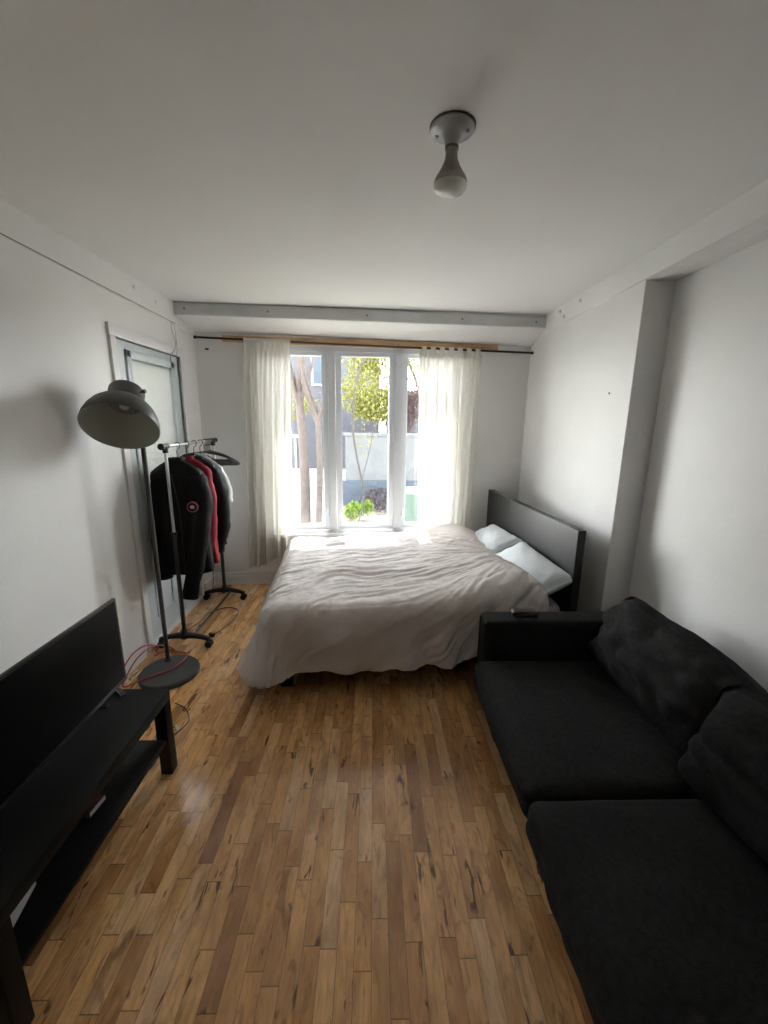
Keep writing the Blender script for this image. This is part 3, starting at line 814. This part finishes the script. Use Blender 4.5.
# ------------------------------------------------------------------ clothes rack
RX = -1.255; RY0, RY1 = 2.52, 3.27; RZ = 1.333
rack = thing('clothes_rack', 'rolling clothes rack with chrome rail and black wheeled feet by the door', 'clothes rack', (RX, (RY0+RY1)/2, 0))
for y in (RY0, RY1):
    b = MB()
    pts = [(RX+(s_*.165), y, .058+.030*(1-(abs(s_))**2)) for s_ in [-1+.2*i for i in range(11)]]
    b.tube(pts, [.014, .017, .018, .02, .022, .024, .022, .02, .018, .017, .014], 10); b.tube([(RX, y, .07), (RX, y, .13)], [.028, .018], 12)
    ft = b.build('foot', M['plastic'], rack)
    for sx in (-1, 1):
        b = MB(); cx_ = RX+sx*.155
        for dy in (-.014, .014): b.tube([(cx_, y+dy-.007, .0245), (cx_, y+dy+.007, .0245)], .0235, 18)
        b.tube([(cx_, y, .02), (cx_, y, .06)], .008, 8); b.box((cx_-.02, y-.006, .02), (cx_+.02, y+.006, .052), bev=.004)
        b.build('castor', M['castor'], ft)
    b = MB(); b.tube([(RX, y, .10), (RX, y, .78)], .0135, 12); b.build('lower_post', M['plastic'], rack)
    b = MB(); b.tube([(RX, y, .78), (RX, y, RZ)], .0095, 12); b.build('upper_post', M['chrome'], rack)
    b = MB(); b.tube([(RX, y, .765), (RX, y, .80)], .017, 12); b.build('collar', M['plastic'], rack)
    b = MB(); b.tube([(RX, y, RZ-.04), (RX, y, RZ+.012)], .0165, 12); b.tube([(RX, y-.03, RZ), (RX, y+.03, RZ)], .0165, 12); b.build('corner_joint', M['plastic'], rack)
    b = MB(); s_ = -1 if y == RY0 else 1
    b.tube([(RX, y+s_*.03, RZ), (RX, y+s_*.05, RZ)], [.0165, .02], 12); b.build('end_knob', M['plastic'], rack)
b = MB(); b.tube([(RX, RY0, RZ), (RX, RY1, RZ)], .0095, 12); b.build('rail', M['chrome'], rack)
b = MB(); b.tube([(RX+.05, RY0, .075), (RX+.05, RY1, .075)], .010, 10); b.build('lower_bar', M['plastic'], rack)

# hangers
def hanger_mesh(b, y, hw=.20, drop=.055, rot=0., mid=RX, r=.004, low=0.):
    Rm = Matrix.Translation((mid, y, RZ+.0095)) @ Matrix.Rotation(rot, 4, 'Z')
    hk = [(0, 0, -.085), (0, 0, -.05), (.004, 0, -.036), (.018, 0, -.028), (.024, 0, -.008), (.018, 0, .009), (0, 0, .0035), (-.014, 0, -.004)]
    hk = [(x*.9, 0, z) for x, _, z in hk]
    m_hook = [Rm @ Vector(p) for p in arc_pts([(0, 0, -.09), (0, 0, -.045), (.014, 0, -.032), (.021, 0, -.012), (.014, 0, .003), (0, 0, .004), (-.014, 0, -.006)], 5)]
    # keep the hook's inner curve over the rail
    m_hook = [p + Vector((0, 0, .001)) for p in m_hook]
    loop = [(0, 0, -.088), (hw*.5, 0, -.088-drop*.4), (hw*.93, 0, -.088-drop), (hw, 0, -.10-drop), (hw*.93, 0, -.112-drop), (0, 0, -.112-drop-low), (-hw*.93, 0, -.112-drop), (-hw, 0, -.10-drop), (-hw*.93, 0, -.088-drop), (-hw*.5, 0, -.088-drop*.4), (0, 0, -.088)]
    return m_hook, [Rm @ Vector(p) for p in arc_pts(loop, 4)]
def add_hanger(y, label, hw=.19, rot=0., mat='plastic', thick=.0055, drop=.06, group=None):
    t = thing('clothes_hanger', label, 'hanger', (RX, y, RZ+.01), 0, group)
    hk, lp = hanger_mesh(None, y, hw, drop, rot)
    b = MB(); b.tube(hk, .0022, 8); b.build('hook', M['chrome' if mat != 'plastic' else 'plastic'], t)
    b = MB(); b.tube(lp, thick, 8); b.build('shoulder_bar', M[mat], t)
    return t

# garments : local y is the hang position, body lofted from hem to neck
def garment(kind, label, cat, y, hem, hw, th, mat, sleeves, cx_=RX, top=1.225, collar=.016, rot=0., seed=0, flare=1.05, neck_off=0.):
    Rm = Matrix.Translation((cx_, y, 0)) @ Matrix.Rotation(rot, 4, 'Z')
    t = thing(kind, label, cat, (cx_, y, top+.05))
    n = 48
    def ring(z, wx, wy, wob, offx=0.):
        pts = []
        for k in range(n):
            a = 2*PI*k/n; ca, sa = math.cos(a), math.sin(a)
            ex = abs(ca)**.8*(1 if ca > 0 else -1); ey = abs(sa)**.8*(1 if sa > 0 else -1)
            f = 1+wob*noise.noise(Vector((ca*2.3+seed, sa*2.3, z*2.2)))+wob*.5*math.sin(a*7+seed+z*3)
            pts.append(Rm @ Vector((ex*wx*f+offx, ey*wy*f, z)))
        return pts
    b = MB(); rings = []
    zs = [hem+(top-.10-hem)*i/16 for i in range(17)]
    rings.append(ring(hem+.012, hw*flare*.86, th*.7, .10)); 
    for i, z in enumerate(zs):
        f = i/16; rings.append(ring(z, hw*(flare+(1-flare)*f)*(1-.05*math.sin(f*PI)), th*(1.05-.12*f), .13*(1-f*.6)))
    for f, wv in ((.25, .97), (.5, .80), (.72, .62), (.88, .46), (1, .33)):
        rings.append(ring(top-.10+.10*f, hw*wv, th*(.9-.35*f), .03))
    b.loft(rings); body = b.build('body', mat, t, angle=180)
    b = MB()
    b.loft([ring(top-.015, hw*.33, th*.62, .02), ring(top+collar*.5, hw*.30, th*.60, .06), ring(top+collar, hw*.27, th*.52, .08), ring(top+collar-.004, hw*.20, th*.36, .04), ring(top-.02, hw*.18, th*.3, .0)])
    b.build('collar', mat, t, angle=60)
    for (p0, p1, p2, p3, r0, r1, smat) in sleeves:
        pts = [Rm @ (Vector(p)) for p in arc_pts([p0, p1, p2, p3], 8)]
        m_ = len(pts)
        rs = [(r0+(r1-r0)*i/(m_-1))*(1+.035*math.sin(i*1.9+seed)+.05*math.sin(i*.8)) for i in range(m_)]
        rs[0] *= .55; rs[1] *= .85
        b = MB(); b.tube(pts, rs, 20, flat=.82)
        for v in b.bm.verts: v.co += Vector((1, .6, .2))*.006*noise.noise(v.co*14)
        b.build('sleeve', smat, t, angle=180)
    return t, body, Rm
P = M['parka']
t, body, Rm = garment('parka', 'long black parka with round red and white sleeve patch, nearest on the rack', 'coat', 2.665, .49, .165, .085, P,
    [((.10, -.02, 1.14), (.155, -.035, 1.00), (.130, -.075, .72), (.045, -.085, .33), .075, .052, P),
     ((-.09, 0, 1.14), (-.135, -.01, .98), (-.145, -.02, .72), (-.14, -.02, .44), .065, .045, P)], cx_=-1.265, top=1.235, collar=.018, seed=1.2)
# round sleeve patch, a ring and a small inner emblem
pc = Vector((-1.137, 2.548, .955)); pn = Vector((.12, -.99, .03)).normalized()
PMt = Matrix.Translation(pc) @ Vector((0, 0, 1)).rotation_difference(pn).to_matrix().to_4x4()
b = MB(); b.lathe([(.001, -.004), (.034, -.004), (.034, .003), (.030, .004), (.001, .004)], 36, PMt, cap=False); pt_ = b.build('sleeve_patch', M['redstitch'], t); pt_['label'] = 'round red-rimmed patch'
b = MB(); b.lathe([(.0265, .002), (.0265, .006), (.001, .006)], 32, PMt, cap=False); b.build('patch_disc', M['parka'], pt_)
b = MB()
for sx, sz, w, h in ((0, .004, .013, .005), (-.006, -.002, .006, .006), (.007, -.002, .006, .006), (0, -.007, .009, .003), (0, .010, .005, .003)):
    mt = PMt @ Matrix.Translation((sx, sz, .0065)); b.box((-w, -h, -.0015), (w, h, .0015), bev=.001, mat=mt)
b.build('patch_emblem', M['patchwhite'], pt_)
b = MB(); b.tube(arc_pts([Rm @ Vector((.0, -.088, 1.16)), Rm @ Vector((.03, -.094, .95)), Rm @ Vector((.035, -.096, .75)), Rm @ Vector((.03, -.094, .52))], 8), .004, 6, flat=.5); b.build('zip', M['plastic'], t)
t, body, Rm = garment('softshell_jacket', 'red jacket with white seam hanging between the black coats', 'jacket', 2.80, .50, .150, .045, M['red'],
    [((.09, 0, 1.14), (.135, -.01, 1.00), (.135, -.02, .80), (.10, -.02, .56), .045, .035, M['red']),
     ((-.08, 0, 1.14), (-.13, 0, .98), (-.14, 0, .75), (-.14, 0, .55), .045, .035, M['red'])], top=1.235, seed=3.)
b = MB(); b.tube(arc_pts([Rm @ Vector((.055, -.044, 1.19)), Rm @ Vector((.105, -.062, 1.08)), Rm @ Vector((.122, -.066, .90)), Rm @ Vector((.10, -.06, .66))], 8), .004, 6); b.build('white_seam', M['patchwhite'], t)
garment('black_jacket', 'short black jacket hanging behind the red one', 'jacket', 2.915, .60, .155, .055, P,
    [((.10, 0, 1.13), (.165, -.01, .98), (.175, -.02, .78), (.12, -.02, .555), .055, .042, P),
     ((-.09, 0, 1.14), (-.14, 0, .98), (-.15, 0, .75), (-.14, 0, .58), .05, .04, P)], top=1.225, seed=6.)
garment('white_shirt', 'white shirt at the far side of the black jackets, one shoulder showing', 'shirt', 3.02, .62, .155, .030, M['shirt'],
    [((.09, 0, 1.15), (.15, 0, 1.07), (.178, -.005, 1.0), (.172, -.01, .90), .034, .034, M['shirt']),
     ((-.09, 0, 1.14), (-.14, 0, .98), (-.15, 0, .80), (-.14, 0, .66), .034, .03, M['shirt'])], top=1.225, collar=.03, seed=8.)
add_hanger(2.665, 'black hanger carrying the long black parka', .12, mat='plastic', thick=.004)
add_hanger(2.80, 'black hanger carrying the red jacket', .12, thick=.004)
add_hanger(2.915, 'black hanger carrying the short black jacket', .12, thick=.004)
add_hanger(3.02, 'black hanger carrying the white shirt', .12, thick=.004)
for i in range(6):
    add_hanger(3.095+.022*i, 'empty black plastic hanger in the bunch at the window end of the rail', .20, rot=R(-16+5*i), thick=.0075, drop=.030+.010*i, group='empty black hangers on the rack')

# ------------------------------------------------------------------ cables on the floor
b = MB()
loop = [(-1.40, 2.06, .03), (-1.43, 2.13, .09), (-1.42, 2.22, .135), (-1.39, 2.30, .14), (-1.35, 2.36, .10), (-1.36, 2.36, .06), (-1.33, 2.43, .02), (-1.25, 2.44, .012), (-1.19, 2.40, .020), (-1.17, 2.30, .041), (-1.20, 2.21, .038), (-1.27, 2.15, .038), (-1.33, 2.10, .036), (-1.38, 2.06, .03), (-1.42, 2.10, .02), (-1.40, 2.20, .10), (-1.36, 2.30, .13), (-1.32, 2.40, .08), (-1.30, 2.46, .012), (-1.36, 2.47, .01), (-1.40, 2.40, .01)]
b.tube(arc_pts(loop, 8), .0042, 8)
oc = tag(b.build('extension_cord', M['orange'], loc=(-1.35, 2.25, 0)), 'orange extension cord looped loosely over the lamp base', 'cord')
b = MB()
b.tube(arc_pts([(-1.38, 2.62, .008), (-1.30, 2.86, .007), (-1.29, 3.0, .007), (-1.18, 3.10, .007), (-1.08, 3.05, .007), (-1.06, 2.93, .007), (-1.09, 2.76, .007), (-1.13, 2.66, .008)], 10), .0035, 8)
bc = tag(b.build('cable', M['plastic'], loc=(-1.1, 2.9, 0)), 'black power cord curling across the floor between the rack feet', 'cord')
b = MB(); mt = Matrix.Translation((-1.135, 2.655, .014)) @ Matrix.Rotation(R(-35), 4, 'Z'); b.box((-.02, -.012, -.013), (.02, .012, .013), bev=.004, mat=mt); b.build('plug', M['plastic'], bc)
b = MB(); b.tube(arc_pts([(-1.38, 3.42, .16), (-1.38, 3.40, .02), (-1.34, 3.25, .006), (-1.33, 3.0, .006), (-1.40, 2.80, .006), (-1.38, 2.66, .006), (-1.34, 2.62, .006)], 10), .0028, 8)
tag(b.build('cable', M['whitecable'], loc=(-1.35, 3.0, 0)), 'thin white cord running along the floor under the coats', 'cord')
b = MB(); b.tube(arc_pts([(-1.44, 3.50, .50), (-1.425, 3.49, .30), (-1.43, 3.48, .10), (-1.42, 3.44, .006), (-1.36, 3.40, .006)], 10), .003, 8)
tag(b.build('wall_cord', M['plastic'], loc=(-1.43, 3.48, 0)), 'thin black cord hanging down the wall in the far left corner', 'cord')
b = MB(); b.tube(arc_pts([(-1.22, 1.66, .006), (-1.10, 1.62, .006), (-.99, 1.68, .006), (-.93, 1.80, .006), (-.98, 1.90, .006), (-1.06, 1.95, .006)], 10), .0028, 8)
b.tube(arc_pts([(-1.20, 1.58, .006), (-1.06, 1.45, .006), (-.98, 1.50, .006), (-.97, 1.60, .006), (-1.05, 1.74, .006), (-.975, 1.775, .008)], 10), .0028, 8)
tc_ = tag(b.build('tv_cable', M['plastic'], loc=(-1.0, 1.6, 0)), 'thin dark cable snaking on the floor round the bench leg', 'cable')
b = MB(); b.tube([(-.975, 1.775, .009), (-.95, 1.745, .009)], .006, 8); b.build('connector', M['whitecable'], tc_)
# ------------------------------------------------------------------ ceiling lamp
CL = Vector((.222, 1.388, ZC))
cl = thing('ceiling_light', 'bare reflector bulb in a round white ceiling lampholder', 'ceiling light', CL)
CM = Matrix.Translation(CL) @ Matrix.Rotation(PI, 4, 'X')
b = MB(); b.lathe([(.001, 0), (.060, 0), (.064, .004), (.064, .008), (.061, .011), (.053, .012), (.048, .015), (.036, .018), (.027, .023), (.0225, .030), (.0205, .040), (.0195, .052), (.001, .052)], 48, CM, cap=False); hol = b.build('lampholder', M['porcelain'], cl, angle=50)
b = MB(); b.lathe([(.066, -.001), (.066, .004), (.05, .004)], 48, CM, cap=False); b.build('gasket', M['crack'], cl)
for a in (R(20), R(200)):
    b = MB(); b.lathe([(.006, .010), (.006, .020), (.001, .021)], 10, CM @ Matrix.Translation((.044*math.cos(a), .044*math.sin(a), 0)), cap=False); b.build('screw', M['steel'], hol)
b = MB(); b.lathe([(.0200, .050), (.0200, .055), (.016, .055)], 24, CM, cap=False); b.build('seal_ring', M['crack'], hol)
b = MB(); b.lathe([(.001, .053), (.0175, .053), (.0175, .070), (.0195, .084), (.0265, .100), (.036, .116), (.0445, .129), (.0485, .140), (.0488, .146)], 40, CM, cap=False); bu = b.build('bulb_neck', M['bulbtop'], cl, angle=60)
b = MB(); b.lathe([(.0488, .146), (.0470, .154), (.040, .163), (.027, .170), (.012, .1735), (.001, .174)], 40, CM, cap=False); b.build('bulb_face', M['bulbface'], bu, angle=60)

# ------------------------------------------------------------------ garden outside
GZ = -.35
b = MB(); b.box((-30, 3.95, GZ-.2), (30, 40, GZ)); struct(b.build('ground', M['ground'], smooth=False))
b = MB(); b.box((-4.6, 4.6, GZ-.02), (-.75, 16, GZ+.012)); struct(b.build('path', M['path'], smooth=False))
b = MB(); b.box((-.62, 9.0, GZ), (7, 9.25, 1.18)); b.box((-.66, 8.97, 1.16), (7.02, 9.28, 1.22))
gw = tag(b.build('garden_wall', M['conc'], smooth=False, loc=(3, 9.1, GZ)), 'long grey concrete garden wall seen through the middle pane', 'wall')
b = MB(); b.box((-.68, 8.90, GZ), (7.1, 8.99, .20)); b.build('plinth', M['concdark'], gw, smooth=False)
# white metal gate to the left
gt = thing('garden_gate', 'white railing gate at the far left of the garden', 'gate', (-2.6, 10.5, GZ))
b = MB(); b.box((-3.4, 10.48, .10), (-1.75, 10.53, .16)); b.box((-3.4, 10.48, 1.05), (-1.75, 10.53, 1.12)); b.box((-1.82, 10.46, GZ), (-1.74, 10.55, 1.2)); b.box((-3.45, 10.46, GZ), (-3.37, 10.55, 1.2)); b.build('gate_frame', M['metalgate'], gt, smooth=False)
for k in range(12):
    b = MB(); x = -3.3+k*.13; b.box((x, 10.49, .14), (x+.045, 10.52, 1.07)); b.build('picket', M['metalgate'], gt, smooth=False)
# neighbour house
hs = thing('neighbour_house', 'grey brick house beyond the garden, seen through the left pane', 'house', (-2.5, 16.5, GZ))
b = MB(); b.box((-9, 15.8, GZ), (.2, 20, 6.4)); b.build('house_wall', M['brick'], hs, smooth=False)
for x in (-4.9, -2.3):
    b = MB(); b.box((x, 15.74, 2.7), (x+1.0, 15.82, 4.2)); wf = b.build('window_frame', M['metalgate'], hs, smooth=False)
    b = MB(); b.box((x+.08, 15.72, 2.78), (x+.92, 15.745, 4.12)); b.build('window_glass', M['concdark'], wf, smooth=False)
b = MB(); b.box((-9.1, 15.7, 6.4), (.4, 20.1, 6.6)); b.build('roof', M['conc'], hs, smooth=False)

def leaves(b, centre, spread, count, size, seed):
    rnd = random.Random(seed)
    for _ in range(count):
        while True:
            p = Vector((rnd.uniform(-1, 1), rnd.uniform(-1, 1), rnd.uniform(-1, 1)))
            if p.length < 1: break
        p = Vector((p.x*spread[0], p.y*spread[1], p.z*spread[2]))+Vector(centre)
        s = size*rnd.uniform(.6, 1.3)
        e = Euler((rnd.uniform(0, 6), rnd.uniform(0, 6), rnd.uniform(0, 6))).to_matrix()
        vs = [b.bm.verts.new(p+e @ Vector(q)*s) for q in ((-.5, 0, 0), (0, -.3, .04), (.55, 0, 0), (0, .3, .04))]
        b.bm.faces.new(vs)
def tree(label, x, y, hgt, r, lean, blobs, mat, seed, n=1500, size=.09):
    rnd = random.Random(seed)
    t = thing('tree', label, 'tree', (x, y, GZ))
    b = MB()
    top = Vector((x+lean, y+.1, GZ+hgt))
    base = Vector((x, y, GZ-.02))
    fork = base.lerp(top, .55)
    b.tube(arc_pts([base, base.lerp(fork, .5)+Vector((.03, 0, 0)), fork], 6), [r*(1.15-.35*i/12) for i in range(13)], 10)
    for k in range(5):
        dv = Vector((rnd.uniform(-.5, .5), rnd.uniform(-.4, .4), 0))
        st = fork.lerp(base, rnd.uniform(0, .12))
        e = fork.lerp(top, rnd.uniform(.5, 1))+dv*hgt*.28
        pts = arc_pts([st, st.lerp(e, .5)+dv*.15, e], 6)
        b.tube(pts, [r*.6*(1-.85*i/(len(pts)-1)) for i in range(len(pts))], 7)
    b.build('trunk', M['bark'], t)
    b = MB()
    for i, (bx_, by_, bz_, sx, sy, sz) in enumerate(blobs): leaves(b, (bx_, by_, bz_), (sx, sy, sz), n, size, seed*10+i)
    b.build('foliage', M[mat], t, smooth=False)
    return t
tree('thick grey trunk nearer the left edge of the left pane', -1.22, 7.2, 4.2, .085, -.1, [(-1.5, 7.6, 3.4, .8, .6, .5)], 'twig', 3, n=250, size=.07)
tree('slim forked brown trunk near the mullion in the left pane', -.98, 7.1, 3.6, .055, .05, [(-.9, 7.4, 3.0, .6, .5, .5)], 'twig', 4, n=200, size=.06)
tree('leafy yellow-green tree filling the top of the middle pane', 1.3, 10.6, 4.6, .09, -.2, [(.5, 10.4, 3.1, 1.5, .5, .75), (-.2, 10.6, 2.2, .7, .5, .7), (1.6, 10.6, 3.3, 1.3, .6, .9), (.1, 10.4, 1.8, .6, .4, .35), (-.1, 10.5, 3.3, .6, .4, .7)], 'leaf_yellow', 5, n=1500, size=.085)
tree('reddish bush-like tree above the garden wall', 1.0, 12.2, 2.9, .06, .1, [(.7, 11.9, 1.9, 1.0, .4, .6), (1.9, 12.0, 2.3, .8, .4, .7)], 'leaf_red', 6, n=1500, size=.09)
hs2 = thing('garden_shed', 'low dark grey outbuilding behind the reddish tree', 'shed', (3.6, 14.0, GZ))
b = MB(); b.box((.45, 13.2, GZ), (8, 16, 2.25)); b.build('shed_wall', M['brick'], hs2, smooth=False)
b = MB(); b.box((.35, 13.05, 2.25), (8.1, 16.1, 2.38)); b.build('roof', M['conc'], hs2, smooth=False)
tree('yellow-green tree low behind the left trunks', -2.6, 12.2, 2.8, .06, 0, [(-2.4, 12, 1.9, .9, .5, .5)], 'leaf_yellow', 7, n=600, size=.10)
# sapling in front of the wall
b = MB(); b.tube(arc_pts([(-.30, 7.0, GZ), (-.18, 7.0, .05), (-.20, 7.0, .45), (-.30, 7.0, .95), (-.36, 7.02, 1.6), (-.2, 7.05, 2.4), (.1, 7.1, 2.8)], 8), .016, 8)
b.tube(arc_pts([(-.20, 7.0, .5), (-.05, 7.0, 1.1), (.02, 7.0, 1.6)], 6), .007, 6)
sp = tag(b.build('sapling', M['sapling'], loc=(-.30, 7.0, GZ)), 'thin curved sapling rising in the left of the middle pane', 'sapling')
b = MB(); leaves(b, (-.15, 7.05, 1.7), (.3, .2, .9), 120, .055, 77); b.build('foliage', M['leaf_yellow'], sp, smooth=False)
b = MB(); leaves(b, (-.37, 7.5, -.16), (.19, .15, .16), 260, .10, 88); leaves(b, (-.12, 7.6, -.12), (.13, .1, .14), 140, .08, 89)
tag(b.build('green_shrub', M['leaf_green'], smooth=False, loc=(-.3, 7.5, GZ)), 'bright green shrub on the ground in the middle pane', 'shrub')
b = MB(); leaves(b, (.25, 8.3, -.12), (.55, .3, .28), 900, .06, 90)
tag(b.build('brushwood', M['twig'], smooth=False, loc=(.2, 8.3, GZ)), 'dry brownish brushwood in front of the garden wall', 'brush')
gb = thing('garbage_bin', 'dull green wheeled bin low in the right pane', 'bin', (.78, 7.6, GZ))
b = MB(); b.loft([[(.78+sx*w, 7.6+sy*w, z) for sx, sy in ((-1, -1), (1, -1), (1, 1), (-1, 1))] for z, w in ((GZ, .20), (.18, .25))]); b.build('body', M['binplastic'], gb, smooth=False)
b = MB(); soft_box(b, (.78, 7.6, .21), (.27, .27, .035), .03, (0, 0, .02), n=8); b.build('lid', M['metalgate'], gb)

# ------------------------------------------------------------------ light
SKY = 4.0
w = bpy.data.worlds.new('sky'); scene.world = w; w.use_nodes = True
nt = w.node_tree; nt.nodes.clear()
out = nt.nodes.new('ShaderNodeOutputWorld'); bg = nt.nodes.new('ShaderNodeBackground')
# hazy spring sky: bright milky horizon, bluer and darker towards the zenith
tcw = nt.nodes.new('ShaderNodeTexCoord'); sp_ = nt.nodes.new('ShaderNodeSeparateXYZ'); nt.links.new(tcw.outputs['Generated'], sp_.inputs[0])
rw = nt.nodes.new('ShaderNodeValToRGB')
for i, (p, c) in enumerate([(0, (.5, .49, .47)), (.03, (1.0, .985, .955)), (.35, (.32, .33, .35)), (1, (.10, .11, .13))]):
    el = rw.color_ramp.elements[0] if i == 0 else (rw.color_ramp.elements[-1] if i == 3 else rw.color_ramp.elements.new(p))
    el.position = p; el.color = (*c, 1)
nt.links.new(sp_.outputs['Z'], rw.inputs[0]); nt.links.new(rw.outputs[0], bg.inputs['Color']); bg.inputs['Strength'].default_value = SKY
nt.links.new(bg.outputs[0], out.inputs['Surface'])
sd = bpy.data.lights.new('sun', 'SUN'); sd.energy = 1.3; sd.angle = R(1.2); sd.color = (1, .96, .90)
so = bpy.data.objects.new('sun', sd); COL.objects.link(so)
so.rotation_euler = Vector((.10, -.85, -1.55)).to_track_quat('-Z', 'Y').to_euler(); so.location = (-1, 10, 14)

# ------------------------------------------------------------------ camera
f = 410.; cxp, cyp = 384., 512.
Y = Vector((-10, 92, f)).normalized(); Z = Vector((19, 1847, -f)).normalized()
Z = (Z-Y*Z.dot(Y)).normalized(); X = Y.cross(Z)
if X.x < 0: X = -X
right = Vector((X.x, Y.x, Z.x)); up = Vector((X.y, Y.y, Z.y)); fwd = Vector((X.z, Y.z, Z.z))
cd = bpy.data.cameras.new('camera'); cam = bpy.data.objects.new('camera', cd); COL.objects.link(cam)
mt = Matrix.Identity(4)
for i in range(3): mt[i][0] = right[i]; mt[i][1] = up[i]; mt[i][2] = -fwd[i]
mt.translation = (0, 0, 1.5)
cam.matrix_world = mt
cd.sensor_fit = 'HORIZONTAL'; cd.sensor_width = 36; cd.lens = f/768*36; cd.clip_start = .02; cd.clip_end = 200
scene.camera = cam
vs = scene.view_settings
vs.view_transform = 'Standard'; vs.look = 'None'; vs.gamma = 1; vs.use_curve_mapping = False
vs.exposure = 3.65
